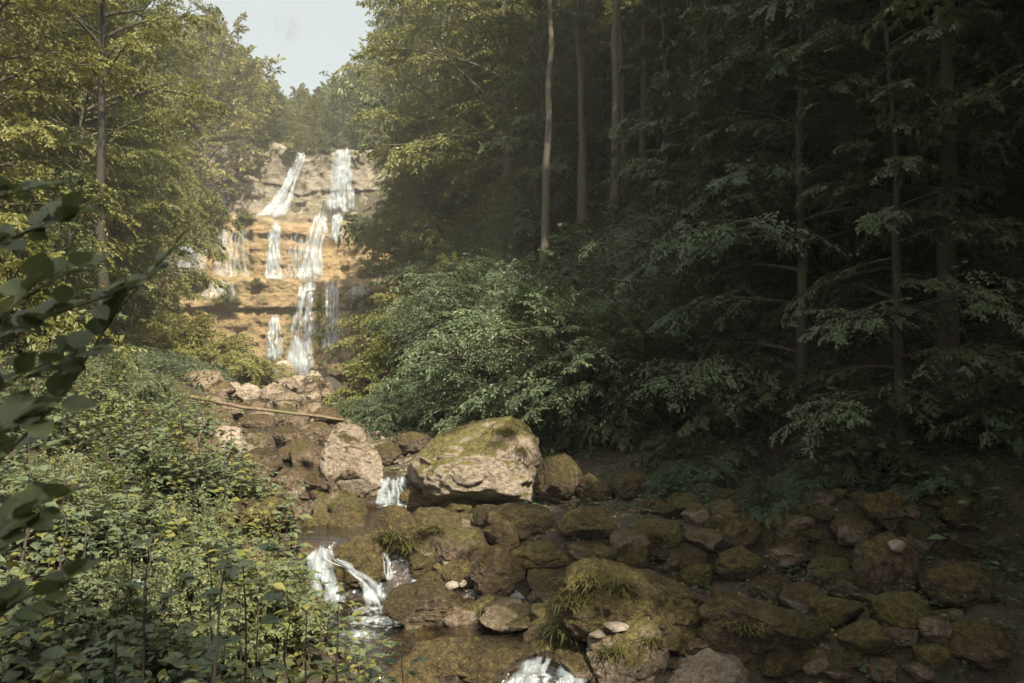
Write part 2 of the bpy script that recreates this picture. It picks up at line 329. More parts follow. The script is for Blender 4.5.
def fall_mat(name, sx, sy, lo, hi, col=(0.80, 0.82, 0.80)):
    """falling water: white strands with gaps; uv.x in metres across, uv.y in metres along; uv edges fade through u01 in the second layer"""
    m, t = new_mat(name); L = t.links.new
    u = nd(t, 'ShaderNodeUVMap', uv_map='uv')
    mp = nd(t, 'ShaderNodeMapping'); mp.inputs['Scale'].default_value = (sx, sy, 1); L(u.outputs[0], mp.inputs[0])
    n = nd(t, 'ShaderNodeTexNoise', Scale=1.0, Detail=6.0, Roughness=0.65); L(mp.outputs[0], n.inputs['Vector'])
    at_ = nd(t, 'ShaderNodeAttribute', attribute_name='edge')
    k = nd(t, 'ShaderNodeMath', operation='MULTIPLY_ADD'); k.inputs[1].default_value = 0.42; L(at_.outputs['Fac'], k.inputs[0])
    k0 = nd(t, 'ShaderNodeMath', operation='SUBTRACT'); k0.inputs[1].default_value = 0.30; L(n.outputs['Fac'], k0.inputs[0]); L(k0.outputs[0], k.inputs[2])
    mr = nd(t, 'ShaderNodeMapRange'); mr.inputs[1].default_value = lo; mr.inputs[2].default_value = hi; mr.inputs[4].default_value = 0.95; L(k.outputs[0], mr.inputs[0])
    d = nd(t, 'ShaderNodeBsdfPrincipled', Roughness=0.35); d.inputs['Base Color'].default_value = (*col, 1)
    tl = nd(t, 'ShaderNodeBsdfTranslucent'); tl.inputs[0].default_value = (*col, 1)
    md = nd(t, 'ShaderNodeMixShader'); md.inputs[0].default_value = 0.3; L(d.outputs[0], md.inputs[1]); L(tl.outputs[0], md.inputs[2])
    tr = nd(t, 'ShaderNodeBsdfTransparent')
    ms = nd(t, 'ShaderNodeMixShader'); L(mr.outputs[0], ms.inputs[0]); L(tr.outputs[0], ms.inputs[1]); L(md.outputs[0], ms.inputs[2])
    o = nd(t, 'ShaderNodeOutputMaterial'); L(ms.outputs[0], o.inputs[0])
    return m

M = {}
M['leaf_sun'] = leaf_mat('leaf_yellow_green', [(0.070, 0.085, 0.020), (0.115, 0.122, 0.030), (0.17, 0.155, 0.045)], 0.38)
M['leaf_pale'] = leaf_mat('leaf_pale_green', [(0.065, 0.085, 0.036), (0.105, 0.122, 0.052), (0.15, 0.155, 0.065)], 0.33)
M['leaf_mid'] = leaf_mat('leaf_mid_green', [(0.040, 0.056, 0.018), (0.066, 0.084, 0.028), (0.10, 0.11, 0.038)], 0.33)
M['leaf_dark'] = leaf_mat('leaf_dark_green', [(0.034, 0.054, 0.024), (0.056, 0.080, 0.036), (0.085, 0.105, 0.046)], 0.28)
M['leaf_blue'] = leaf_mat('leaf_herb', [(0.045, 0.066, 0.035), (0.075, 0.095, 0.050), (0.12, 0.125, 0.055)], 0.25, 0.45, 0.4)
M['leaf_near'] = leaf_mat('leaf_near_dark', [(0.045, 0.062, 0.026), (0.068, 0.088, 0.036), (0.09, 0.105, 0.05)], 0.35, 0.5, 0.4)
M['needle'] = leaf_mat('spruce_needle', [(0.030, 0.045, 0.022), (0.045, 0.06, 0.03)], 0.15)
M['litter'] = leaf_mat('fallen_leaf', [(0.16, 0.07, 0.02), (0.25, 0.13, 0.04), (0.32, 0.2, 0.08)], 0.15)
M['grass'] = leaf_mat('grass_blade', [(0.05, 0.055, 0.018), (0.09, 0.085, 0.025), (0.13, 0.11, 0.04)], 0.25)
M['bark'] = bark_mat('bark_dark', (0.018, 0.013, 0.009), (0.06, 0.045, 0.032))
M['bark_pale'] = bark_mat('bark_pale', (0.09, 0.07, 0.05), (0.24, 0.19, 0.13))
M['bark_black'] = bark_mat('bark_blackish', (0.008, 0.006, 0.004), (0.026, 0.019, 0.013), (0.018, 0.018, 0.008))
M['bark_mid'] = bark_mat('bark_grey_brown', (0.030, 0.024, 0.018), (0.085, 0.068, 0.050))
M['bark_log'] = bark_mat('bark_log', (0.05, 0.034, 0.02), (0.17, 0.12, 0.075), (0.09, 0.08, 0.03))
M['rock'] = rock_mat()
M['cliff'] = cliff_mat()
M['soil'] = ground_mat()
M['water'] = water_mat()
M['fall'] = fall_mat('falling_water', 5.0, 0.05, 0.26, 0.98, (0.44, 0.50, 0.54))
M['drip'] = fall_mat('dripping_water', 6.0, 0.04, 0.46, 1.05, (0.46, 0.51, 0.54))
M['cascade'] = fall_mat('cascade_water', 20.0, 1.8, 0.30, 0.95, (0.40, 0.45, 0.48))
M['foam'] = fall_mat('foam', 16.0, 16.0, 0.40, 0.72, (0.40, 0.44, 0.46))

# ------------------------------------------------------------------ terrain
YS = np.array([-60, 7.0, 7.35, 9.45, 9.95, 12.25, 12.7, 16, 22, 28, 60, 88, 200.0])
ZS = np.array([-0.45, -0.42, 0.0, 0.0, 0.65, 0.67, 1.1, 1.35, 1.65, 2.0, 3.0, 3.9, 5.0])
YX = np.array([-60, 0, 7, 9, 12, 16, 22, 30, 60, 88, 200.0])
XX = np.array([10, 1.9, -0.3, -1.45, -2.45, -4.2, -6.6, -8.6, -16.7, -23.4, -50.0])
def zs(y): return np.interp(y, YS, ZS)
def xs(y): return np.interp(y, YX, XX)
def wl0(y): return np.interp(y, [0, 10, 13, 60], [0.75, 0.8, 1.5, 1.7])
PLATEAU = 31.2
def terr(x, y):
    x = np.asarray(x, float); y = np.asarray(y, float)
    d = x - xs(y); z0 = zs(y)
    wr = np.interp(y, [0, 7, 11, 15, 25, 60, 88], [6.6, 6.8, 6.4, 4.6, 3.6, 5.0, 11.0])
    dr = np.maximum(d - 0.9, 0)
    right = 0.07 * dr + 0.75 * np.maximum(dr - wr, 0) + 0.10 * np.minimum(np.maximum(dr - wr, 0), 2)
    wl = np.interp(y, [0, 7, 12, 30, 60, 88], [6.5, 6.5, 6.0, 6.0, 8.0, 15.0])
    dl = np.maximum(-d - wl0(y), 0)
    left = 0.40 * np.minimum(dl, 2.2) + 0.22 * np.clip(dl - 2.2, 0, wl - 2.2) + 0.72 * np.maximum(dl - wl, 0)
    bed = -0.14 * np.exp(-(d / 0.9) ** 2)
    side = right + left
    side = np.where(side > 26, 26 + np.minimum((side - 26) * 0.35, 16), side)
    z = z0 + side + bed
    n = fbm(x * 0.35, y * 0.35, 0, 3, 4)
    z = z + n * (0.10 + 0.9 * sstep(5, 14, np.abs(d)))
    z = z + 0.10 * np.abs(fbm(x * 2.6, y * 2.6, 0, 12, 3)) * sstep(1.5, 3.0, d) * (1 - sstep(8, 11, d)) * (y < 20)
    z = z + 0.16 * fbm(x * 1.9, y * 1.9, 0, 8, 4) * sstep(0.2, 1.2, np.abs(d) + 0.25) 
    # the cliff at the head of the valley and the plateau behind it
    k = sstep(89.5, 98.0, y + 0.012 * (x + 25) ** 2 * (np.abs(x + 25) > 0))
    top = PLATEAU + 0.10 * np.clip(y - 98, 0, 60) + 0.35 * np.clip(np.abs(x + 24) - 12, 0, 40) + 1.2 * n
    z = np.where(y > 70, np.maximum(z, z * (1 - k) + top * k), z)
    return z
def ground_hit(px, py, ymin=3.0, ymax=140.0):
    ys = np.concatenate([np.arange(ymin, 35, 0.03), np.arange(35, ymax, 0.25)])
    a = (px - 512.0) / F; b = (341.5 - py) / F
    d = np.array((a, CP - b * SP, SP + b * CP))
    P = EYE + d[None] * (ys / d[1])[:, None]
    below = P[:, 2] < terr(P[:, 0], P[:, 1])
    i = np.argmax(below) if below.any() else len(ys) - 1
    return P[i]
def axis(core0, core1, step, lo, hi, grow=1.07):
    a = list(np.arange(core0, core1, step)); s = step
    b = core1; out = []
    while b < hi: out.append(b); s *= grow; b += s
    out.append(hi); s = step; b = core0; pre = []
    while b > lo:
        s *= grow; b -= s; pre.append(max(b, lo))
    return np.array(pre[::-1] + a + out)
gx = axis(-9, 7, 0.10, -190, 190); gy = axis(4.0, 22, 0.10, -90, 300)
GX, GY = np.meshgrid(gx, gy)
GZ = terr(GX, GY)
link('ground', mesh_np('ground', np.stack([GX, GY, GZ], -1), quads=grid_quads(len(gy), len(gx))), M['soil'])
bpy.data.objects['ground']['kind'] = 'structure'

# water sheet of the stream
wy = np.concatenate([np.arange(5.0, 16, 0.06), np.arange(16, 88, 0.5)])
wu = np.linspace(-1, 1, 40)
WL = np.interp(wy, [5, 7, 8, 9.4, 10, 12, 14, 30, 88], [1.0, 1.0, 0.9, 0.9, 1.1, 1.0, 1.0, 1.2, 2])
WR = np.interp(wy, [5, 7, 8, 9.4, 10, 12, 14, 30, 88], [1.6, 2.0, 2.2, 1.9, 1.0, 1.0, 1.0, 1.2, 2])
X = xs(wy)[:, None] + np.where(wu < 0, wu * WL[:, None], wu * WR[:, None])
Y = np.repeat(wy[:, None], 40, 1)
Z = zs(Y) + 0.035 + 0.012 * fbm(X * 3, Y * 3, 0, 21, 3)
st = link('stream', mesh_np('stream', np.stack([X, Y, Z], -1), quads=grid_quads(len(wy), 40)), M['water']); st['kind'] = 'structure'

# ------------------------------------------------------------------ air
hm, ht = new_mat('haze_air')
hv = nd(ht, 'ShaderNodeVolumePrincipled', Density=HAZE); hv.inputs['Color'].default_value = (0.93, 0.92, 0.84, 1); hv.inputs['Anisotropy'].default_value = 0.2
ho = nd(ht, 'ShaderNodeOutputMaterial'); ht.links.new(hv.outputs[0], ho.inputs['Volume'])
hz0, hz1 = np.array((-195.0, -95.0, -3.5)), np.array((195.0, 305.0, 78.0))
hc = np.array([[(hz0, hz1)[i][0], (hz0, hz1)[j][1], (hz0, hz1)[k][2]] for i in (0, 1) for j in (0, 1) for k in (0, 1)])
haze = link('haze', mesh_np('haze', hc, quads=[(0, 1, 3, 2), (4, 6, 7, 5), (0, 4, 5, 1), (2, 3, 7, 6), (0, 2, 6, 4), (1, 5, 7, 3)], smooth=False), hm); haze['kind'] = 'stuff'

# ------------------------------------------------------------------ cliff
def cliff_profile():
    """(setback y, z) along the wall from foot to lip"""
    return np.array([(87.2, 2.5), (87.6, 8.0), (87.8, 10.7), (87.3, 10.9), (87.4, 12.4), (87.9, 12.5), (87.7, 13.9), (88.0, 14.1), (90.4, 14.6),
                     (91.0, 18.0), (91.1, 21.2), (91.6, 21.6), (94.4, 22.3), (95.0, 24.0), (95.2, 26.2), (94.9, 26.4), (95.3, 29.0), (95.1, 30.9), (95.6, 31.4), (98.5, 31.8)])
CPF = cliff_profile()
arc = np.concatenate([[0], np.cumsum(np.linalg.norm(np.diff(CPF, axis=0), axis=1))])
cu = np.linspace(0, arc[-1], 330)
py_, pz_ = np.interp(cu, arc, CPF[:, 0]), np.interp(cu, arc, CPF[:, 1])
cx = np.arange(-56, -2, 0.16)
CXg, CYg = np.meshgrid(cx, py_); CZg = np.repeat(pz_[:, None], len(cx), 1)
lip = 1.1 * fbm(cx * 0.12, 0 * cx, 0, 5, 4) - 0.9 * np.exp(-((cx + 25.2) / 1.6) ** 2) + 0.05 * np.maximum(-cx - 29, 0) * 1.4
CZg = CZg + lip[None, :] * sstep(12, 31, CZg)
bulge = 2.2 * fbm(CXg * 0.10, CZg * 0.05, 0, 15, 3) + 0.6 * fbm(CXg * 0.25, CZg * 0.22, 0, 16, 4) + 0.28 * fbm(CXg * 0.30, CZg * 1.1, 0, 17, 4) + 0.5 * fbm(CXg * 1.1, CZg * 1.1, 0, 18, 4)
strata = 0.16 * vnoise(CXg * 0.07, CZg * 0.85 + 0.5 * fbm(CXg * 0.15, 0 * CZg, 0, 33, 3), 0, 30) + 0.30 * fbm(CXg * 1.3, CZg * 0.16, 0, 34, 4)
flank = 0.020 * np.maximum(np.abs(CXg + 26) - 11, 0) ** 2
ch = 1.6 * np.exp(-((CXg + 26.8 - 0.22 * (CZg - 22)) / 1.1) ** 2) * sstep(22, 24, CZg)      # chute of the upper left fall
CYg = CYg + bulge + strata - flank + ch
CYg = CYg + 0.9 * sstep(14, 20, CZg) * 0
cq = grid_quads(len(py_), len(cx))
cl = link('cliff', mesh_np('cliff', np.stack([CXg, CYg, CZg], -1), quads=cq), M['cliff']); cl['kind'] = 'structure'
def cliff_point(px, py):
    """front-most point of the cliff seen through this pixel"""
    PX, PY = to_px(np.stack([CXg, CYg, CZg], -1))
    dd = (PX - px) ** 2 + (PY - py) ** 2
    ok = dd < 2.5 ** 2
    if not ok.any():
        i = np.unravel_index(np.argmin(dd), dd.shape); return np.array((CXg[i], CYg[i], CZg[i]))
    yy = np.where(ok, CYg, 1e9); i = np.unravel_index(np.argmin(yy), yy.shape)
    return at(px, py, CYg[i])
def ribbon(name, pts, widths, mat, nu=10, nv=40, bulge=0.15, lift=0.15, rough=0.1, seed=0, parent=None, strands=4, wander=0.3, front=(0, -1.0, 0.25)):
    """falling water: several strands that wander and cross inside the given width, one mesh"""
    rgk = np.random.default_rng(500 + seed)
    pts = np.asarray(pts, float)
    a = np.concatenate([[0], np.cumsum(np.linalg.norm(np.diff(pts, axis=0), axis=1))])
    s = np.linspace(0, a[-1], nv)
    C = np.stack([np.interp(s, a, pts[:, k]) for k in range(3)], -1)
    ker = np.ones(5) / 5
    for k in range(3):
        C[2:-2, k] = np.convolve(C[:, k], ker, 'valid')
    wd = np.interp(s, a, widths); u = np.linspace(-1, 1, nu); t = s / a[-1]
    front = np.array(front); VV, QQ, UV, EE, n = [], [], [], [], 0
    for k in range(strands):
        if strands == 1: o, w, t0, t1 = 0 * t, np.ones_like(t), 0, 1
        else:
            o = (k + 0.5) / strands - 0.5 + wander * fbm(t * 3.5 + k * 7.1, 0, 0, seed + k, 3)
            w = rgk.uniform(1.2, 2.6) / strands * (1 + 0.9 * fbm(t * 5 + k * 3.3, 1, 0, seed + k, 3))
            t0, t1 = (rgk.uniform(0, 0.10), rgk.uniform(0.9, 1.0)) if k != strands // 2 else (0, 1)
        P = C[:, None, :] + np.array((1.0, 0, 0)) * ((o * wd)[:, None, None] + (u[None, :] * (w * wd)[:, None] / 2)[..., None])
        b = lift + 0.5 * lift * rgk.random() + bulge * w[:, None] * (1 - u[None, :] ** 2) + rough * fbm(P[..., 0] * 6 + k, s[:, None] * 1.2 + 0 * u[None], 0, seed + 40, 3)
        P = P + front * b[..., None]
        UV.append(np.stack([np.repeat(1, nv)[:, None] * 0 + (o * wd)[:, None] + u[None] * (w * wd)[:, None] / 2, np.repeat(s[:, None], nu, 1)], -1).reshape(-1, 2) + seed * 3.7 + k * 1.3)
        e = (1 - np.abs(u) ** 1.8)[None, :] * np.clip(np.minimum((t - t0) / 0.10 + 0.3, (t1 - t) / 0.10 + 0.3), 0, 1)[:, None]
        VV.append(P.reshape(-1, 3)); QQ.append(grid_quads(nv, nu) + n); EE.append(e.ravel()); n += nu * nv
    me = mesh_np(name, np.concatenate(VV), quads=np.concatenate(QQ), uv=np.concatenate(UV))
    at_ = me.attributes.new('edge', 'FLOAT', 'POINT'); at_.data.foreach_set('value', np.concatenate(EE).astype(np.float32))
    return link(name, me, mat, parent)
FALLS = [
 ([(304,146),(299,163),(292,182),(282,202),(271,219)], [7,12,15,20,30], 'white chute sliding diagonally down the upper left of the cliff', 'fall'),
 ([(346,140),(345,160),(343,185),(342,215)], [14,20,24,34], 'broad white veil dropping from the upper right lip of the cliff', 'fall'),
 ([(322,212),(319,232),(314,255),(311,283)], [18,20,24,32], 'main white fall in the middle of the second tier of the cliff', 'fall'),
 ([(277,222),(275,250),(274,281)], [9,14,18], 'narrow straight white fall left of the main middle fall', 'fall'),
 ([(208,222),(196,248),(180,279)], [20,36,60], 'thin fan of water spreading over the far left shoulder of the cliff', 'drip'),
 ([(234,226),(233,252),(232,279)], [26,32,38], 'faint trickles on the mossy second tier beside the left fan', 'drip'),
 ([(309,281),(305,310),(303,345),(302,376)], [20,20,24,32], 'tall white fall down the lowest tier to the foot of the cliff', 'fall'),
 ([(333,281),(333,305),(332,332),(331,354)], [14,14,16,18], 'slender white fall beside the tall one on the lowest tier', 'fall'),
 ([(360,280),(360,300),(361,329)], [28,28,32], 'cluster of thin white threads at the right end of the lowest tier', 'drip'),
 ([(276,316),(276,340),(275,362)], [10,14,18], 'short white fall at the lower left of the lowest tier', 'fall'),
 ([(222,281),(222,292),(221,304)], [34,34,36], 'row of small drips over the ledge at the lower left', 'drip'),
 ([(339,214),(338,230),(338,247)], [10,11,14], 'short white thread below the broad upper right veil', 'fall'),
 ([(300,232),(298,255),(296,280)], [26,30,34], 'thin trickles just left of the main middle fall', 'drip'),
]
for i, (pp, wpx, lab, mt) in enumerate(FALLS):
    pts = [cliff_point(*p) for p in pp]
    a0 = pts[0].copy()
    dense = []
    for k in range(len(pp) - 1):
        for f in np.linspace(0, 1, 6, endpoint=(k == len(pp) - 2)):
            dense.append(cliff_point(pp[k][0] * (1 - f) + pp[k + 1][0] * f, pp[k][1] * (1 - f) + pp[k + 1][1] * f))
    dense = np.array(dense)
    dense[:, 1] = np.minimum.accumulate(dense[:, 1])
    wm = np.interp(np.linspace(0, 1, len(dense)), np.linspace(0, 1, len(wpx)), wpx) * 90 / F * 0.85 * (1 + 0.25 * fbm(np.arange(len(dense)) * 0.35, 0, 0, 70 + i, 2))
    o = ribbon('waterfall', dense, wm, M[mt], 10, 60, 0.3, 0.25, 0.30, i, None, 4 if mt == 'fall' else 7, 0.12)
    tag(o, lab, 'waterfall', 'strands of the waterfall')

# ------------------------------------------------------------------ leaves and wood
LEAF4 = (np.array([(0, 0, 0), (.5, .30, .07), (1, 0, -.10), (.5, -.30, .07)]), np.array([(0, 1, 2, 3)]))
LEAF8 = (np.array([(0, 0, 0), (.22, .20, .05), (.55, .29, .06), (1.0, 0, -.16), (.55, -.29, .06), (.22, -.20, .05), (.30, 0, .0), (.64, 0, -.03)]),
         np.array([(0, 6, 1, 1), (6, 7, 2, 1), (7, 3, 2, 2), (0, 5, 6, 6), (6, 5, 4, 7), (7, 4, 3, 3)]))
def leaf_mesh(name, pos, d, n, size, tmpl=LEAF4):
    d = norm(d); s = norm(np.cross(n, d)); n2 = np.cross(d, s)
    T, Q = tmpl
    sz = np.asarray(size)[:, None, None]
    V = pos[:, None, :] + sz * (T[None, :, 0:1] * d[:, None] + T[None, :, 1:2] * s[:, None] + T[None, :, 2:3] * n2[:, None])
    k = len(T); base = (np.arange(len(pos)) * k)[:, None, None]
    tr = np.array([q[:3] for q in Q if q[2] == q[3]], int).reshape(-1, 3); qd = np.array([q for q in Q if q[2] != q[3]], int).reshape(-1, 4)
    return mesh_np(name, V, quads=(qd[None] + base) if len(qd) else None, tris=(tr[None] + base) if len(tr) else None, smooth=False)
def rot_about(v, ax, ang):
    c, s = np.cos(ang)[..., None], np.sin(ang)[..., None]
    return v * c + np.cross(ax, v) * s + ax * (np.sum(ax * v, -1, keepdims=True)) * (1 - c)
Zup = np.array((0, 0, 1.0))
def sprays(rg, O, D, Ln, droop, nsub, ntw, nlf, leaf, subk=0.42, u0=0.22, flat=0.35, wood_r=0.011):
    """limbs from O along D with length Ln -> (wood chunks, leaf arrays)"""
    N = len(O)
    droop = np.broadcast_to(np.asarray(droop, float), (N,))
    def curve(u):       # u (N,K)
        return O[:, None] + D[:, None] * (u * Ln[:, None])[..., None] - Zup * ((droop * Ln)[:, None] * u ** 2)[..., None] + wig * np.sin(u * 5 + ph)[..., None] * u[..., None]
    wig = rg.normal(0, 0.035, (N, 1, 3)) * Ln[:, None, None]; ph = rg.uniform(0, 6, (N, 1))
    def tang(u):
        return norm(D[:, None] - Zup * (2 * droop[:, None] * u)[..., None] + 0 * wig)
    uu = np.repeat(np.linspace(0, 1, 8)[None], N, 0)
    wood = [tubes(curve(uu), np.maximum(0.006, (Ln[:, None] * wood_r * 1.15) * (1 - 0.85 * uu)), 5)]
    us = np.clip(u0 + (1 - u0) * (np.arange(nsub)[None] + rg.uniform(0.1, 0.9, (N, nsub))) / nsub, 0, 1)
    sp = curve(us); st_ = tang(us)
    side = norm(np.cross(st_, Zup)); nrm_ = norm(np.cross(side, st_) + rg.normal(0, 0.22, st_.shape))
    sgn = np.where(np.arange(nsub) % 2 == 0, 1, -1)[None]
    ang = sgn * R(1) * rg.uniform(28, 68, us.shape); ang[:, -1] *= 0.25
    sd = norm(rot_about(st_, nrm_, ang) + rg.normal(0, 0.10, st_.shape))
    sl = Ln[:, None] * subk * (1.15 - 0.75 * us) * rg.uniform(0.55, 1.25, us.shape)
    SO, SD, SL, SN = sp.reshape(-1, 3), sd.reshape(-1, 3), sl.ravel(), nrm_.reshape(-1, 3)
    sdroop = 0.18 + 0.25 * rg.random(len(SO))
    def scurve(u): return SO[:, None] + SD[:, None] * (u * SL[:, None])[..., None] - Zup * ((sdroop * SL)[:, None] * u ** 2)[..., None]
    v4 = np.repeat(np.linspace(0, 1, 4)[None], len(SO), 0)
    wood.append(tubes(scurve(v4), np.maximum(0.004, SL[:, None] * wood_r * (1 - 0.8 * v4)), 3))
    ut = np.clip((np.arange(ntw)[None] + rg.uniform(0.1, 0.9, (len(SO), ntw))) / ntw, 0.08, 1)
    tp = scurve(ut)
    tt = norm(SD[:, None] - Zup * (2 * sdroop[:, None] * ut)[..., None])
    sg = np.where(np.arange(ntw) % 2 == 0, 1, -1)[None]
    ta = sg * R(1) * rg.uniform(25, 65, ut.shape)
    TN = norm(SN[:, None] + rg.normal(0, 0.15, tt.shape))
    td = norm(rot_about(tt, TN, ta) + rg.normal(0, 0.10, tt.shape))
    tl = np.clip(SL[:, None] * 0.42 * (1.15 - 0.7 * ut), leaf * 1.3, leaf * 7) * rg.uniform(0.7, 1.2, ut.shape)
    TO, TD, TL, TN = tp.reshape(-1, 3), td.reshape(-1, 3), tl.ravel(), TN.reshape(-1, 3)
    ul = np.clip((np.arange(nlf)[None] + rg.uniform(0, 0.8, (len(TO), nlf))) / nlf, 0, 1)
    lp = TO[:, None] + TD[:, None] * (ul * TL[:, None])[..., None] - Zup * (0.22 * TL[:, None] * ul ** 2)[..., None]
    la = np.where(np.arange(nlf) % 2 == 0, 1, -1)[None] * R(1) * rg.uniform(25, 70, ul.shape)
    nn = norm(TN[:, None] + rg.normal(0, flat, lp.shape))
    ld = norm(rot_about(np.repeat(TD[:, None], nlf, 1), nn, la) + rg.normal(0, 0.15, lp.shape) - Zup * 0.25)
    ls = leaf * rg.uniform(0.6, 1.25, ul.shape)
    return wood, (lp.reshape(-1, 3), ld.reshape(-1, 3), nn.reshape(-1, 3), ls.ravel())
def make_tree(name, label, cat, seed, H, base, spread, nl, leaf, mat, bark='bark', el=(0, 60), droop=0.25, nsub=9, ntw=7, nlf=8, flat=0.35,
              tr=0.18, lean=0.03, bend=0.25, tmpl=LEAF4, shape='round', u0=0.22, subk=0.42):
    rg = np.random.default_rng(seed)
    root = empty(name, (0, -500, 0), label, cat)
    t = np.linspace(0, 1, 14)
    w = np.cumsum(rg.normal(0, bend * 0.12, (14, 2)), 0); w[0] = 0
    ld = rg.normal(0, 1, 2); ld /= np.linalg.norm(ld)
    TP = np.stack([w[:, 0] + ld[0] * lean * H * t, w[:, 1] + ld[1] * lean * H * t, t * H * 0.97 - 0.3 * (t == 0)], -1)
    flare = 1 + 0.7 * np.exp(-t * 25)
    tv, tq = tubes(TP[None], (tr * (1 - 0.88 * t) * flare)[None] + 0.01, 10)
    link('trunk', mesh_np('trunk', tv, quads=tq), M[bark], root)
    i = np.arange(nl); s = (i + rg.uniform(0.1, 0.9, nl)) / nl
    tt = base + (0.99 - base) * s ** 0.92
    O = np.stack([np.interp(tt, t, TP[:, k]) for k in range(3)], -1)
    az = i * 2.399 + rg.uniform(-0.5, 0.5, nl)
    if shape == 'round': prof = np.sqrt(np.clip(1 - (1.02 * s - 0.35) ** 2 / 0.47, 0.03, 1))
    elif shape == 'cone': prof = (1 - s) ** 0.85 + 0.04
    else: prof = np.clip(0.75 + 0.3 * np.sin(s * 9), 0, 1) * (1 - 0.75 * s ** 2)
    Ln = spread * prof * rg.uniform(0.65, 1.2, nl) + 0.25
    e = R(1) * (el[0] + (el[1] - el[0]) * s + rg.normal(0, 9, nl))
    D = np.stack([np.cos(az) * np.cos(e), np.sin(az) * np.cos(e), np.sin(e)], -1)
    wood, lv = sprays(rg, O, D, Ln, droop, nsub, ntw, nlf, leaf, flat=flat, u0=u0, subk=subk)
    wv, wq = merge(wood)
    link('branches', mesh_np('branches', wv, quads=wq), M[bark], root)
    link('crown', leaf_mesh('crown', *lv, tmpl=tmpl), M[mat], root)
    return root
def make_shrub(name, label, cat, seed, H, nl, leaf, mat, el=(25, 85), droop=0.45, nsub=8, ntw=6, nlf=7, flat=0.4, tmpl=LEAF4, rad=0.2, subk=0.45, bark='bark'):
    rg = np.random.default_rng(seed)
    root = empty(name, (0, -500, 0), label, cat)
    az = np.arange(nl) * 2.399 + rg.uniform(-0.4, 0.4, nl)
    e = R(1) * rg.uniform(el[0], el[1], nl)
    O = np.stack([np.cos(az) * rad * rg.random(nl), np.sin(az) * rad * rg.random(nl), np.full(nl, -0.1)], -1)
    D = np.stack([np.cos(az) * np.cos(e), np.sin(az) * np.cos(e), np.sin(e)], -1)
    Ln = H * rg.uniform(0.6, 1.25, nl)
    wood, lv = sprays(rg, O, D, Ln, droop, nsub, ntw, nlf, leaf, flat=flat, subk=subk, u0=0.12)
    wv, wq = merge(wood)
    link('stems', mesh_np('stems', wv, quads=wq), M[bark], root)
    link('foliage', leaf_mesh('foliage', *lv, tmpl=tmpl), M[mat], root)
    return root
PROTO = {}
PH = {}
def proto(key, H, maker, *a, **k):
    PROTO[key] = maker(*a, **k); PH[key] = H
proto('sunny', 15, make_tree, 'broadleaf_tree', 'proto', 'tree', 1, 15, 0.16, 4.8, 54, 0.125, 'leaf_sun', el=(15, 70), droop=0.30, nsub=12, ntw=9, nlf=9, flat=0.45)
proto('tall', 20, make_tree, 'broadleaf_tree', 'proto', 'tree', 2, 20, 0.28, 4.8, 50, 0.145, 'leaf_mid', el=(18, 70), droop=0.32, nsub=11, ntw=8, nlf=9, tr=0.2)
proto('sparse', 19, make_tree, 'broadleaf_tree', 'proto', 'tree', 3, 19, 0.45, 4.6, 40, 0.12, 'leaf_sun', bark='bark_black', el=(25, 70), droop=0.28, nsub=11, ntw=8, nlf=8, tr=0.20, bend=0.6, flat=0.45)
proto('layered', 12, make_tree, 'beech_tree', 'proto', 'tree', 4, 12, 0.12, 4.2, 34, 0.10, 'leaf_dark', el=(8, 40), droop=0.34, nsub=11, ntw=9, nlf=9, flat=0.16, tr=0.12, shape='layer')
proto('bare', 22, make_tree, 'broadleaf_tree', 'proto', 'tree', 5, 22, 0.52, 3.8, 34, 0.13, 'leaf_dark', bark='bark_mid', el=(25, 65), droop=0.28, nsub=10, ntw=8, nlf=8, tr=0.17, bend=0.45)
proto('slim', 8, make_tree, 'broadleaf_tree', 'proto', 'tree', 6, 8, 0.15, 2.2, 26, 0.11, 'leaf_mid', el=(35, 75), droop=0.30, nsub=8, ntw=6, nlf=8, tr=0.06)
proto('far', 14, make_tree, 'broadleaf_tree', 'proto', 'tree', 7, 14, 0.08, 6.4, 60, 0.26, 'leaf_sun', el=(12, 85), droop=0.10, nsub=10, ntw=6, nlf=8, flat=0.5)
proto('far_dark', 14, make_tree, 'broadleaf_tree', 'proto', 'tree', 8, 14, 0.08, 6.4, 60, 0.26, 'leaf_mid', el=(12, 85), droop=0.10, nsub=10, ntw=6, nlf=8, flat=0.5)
proto('spruce', 18, make_tree, 'spruce_tree', 'proto', 'tree', 9, 18, 0.08, 3.6, 80, 0.22, 'needle', el=(-15, 30), droop=0.12, nsub=8, ntw=6, nlf=7, flat=0.3, shape='cone')
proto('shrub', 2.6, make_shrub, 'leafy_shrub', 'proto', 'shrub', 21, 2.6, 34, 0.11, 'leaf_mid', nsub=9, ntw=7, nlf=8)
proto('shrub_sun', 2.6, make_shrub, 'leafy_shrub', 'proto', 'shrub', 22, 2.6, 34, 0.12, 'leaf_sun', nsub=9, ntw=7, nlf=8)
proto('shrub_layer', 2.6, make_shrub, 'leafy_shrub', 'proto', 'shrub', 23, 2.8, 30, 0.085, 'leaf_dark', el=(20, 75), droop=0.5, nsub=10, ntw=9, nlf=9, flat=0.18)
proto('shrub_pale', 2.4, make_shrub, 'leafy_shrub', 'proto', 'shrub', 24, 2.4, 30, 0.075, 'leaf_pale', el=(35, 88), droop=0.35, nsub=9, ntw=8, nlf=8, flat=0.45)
proto('under', 3.9, make_shrub, 'young_tree', 'proto', 'tree', 25, 3.6, 40, 0.085, 'leaf_dark', el=(30, 85), droop=0.42, nsub=12, ntw=10, nlf=9, flat=0.25, rad=0.35)
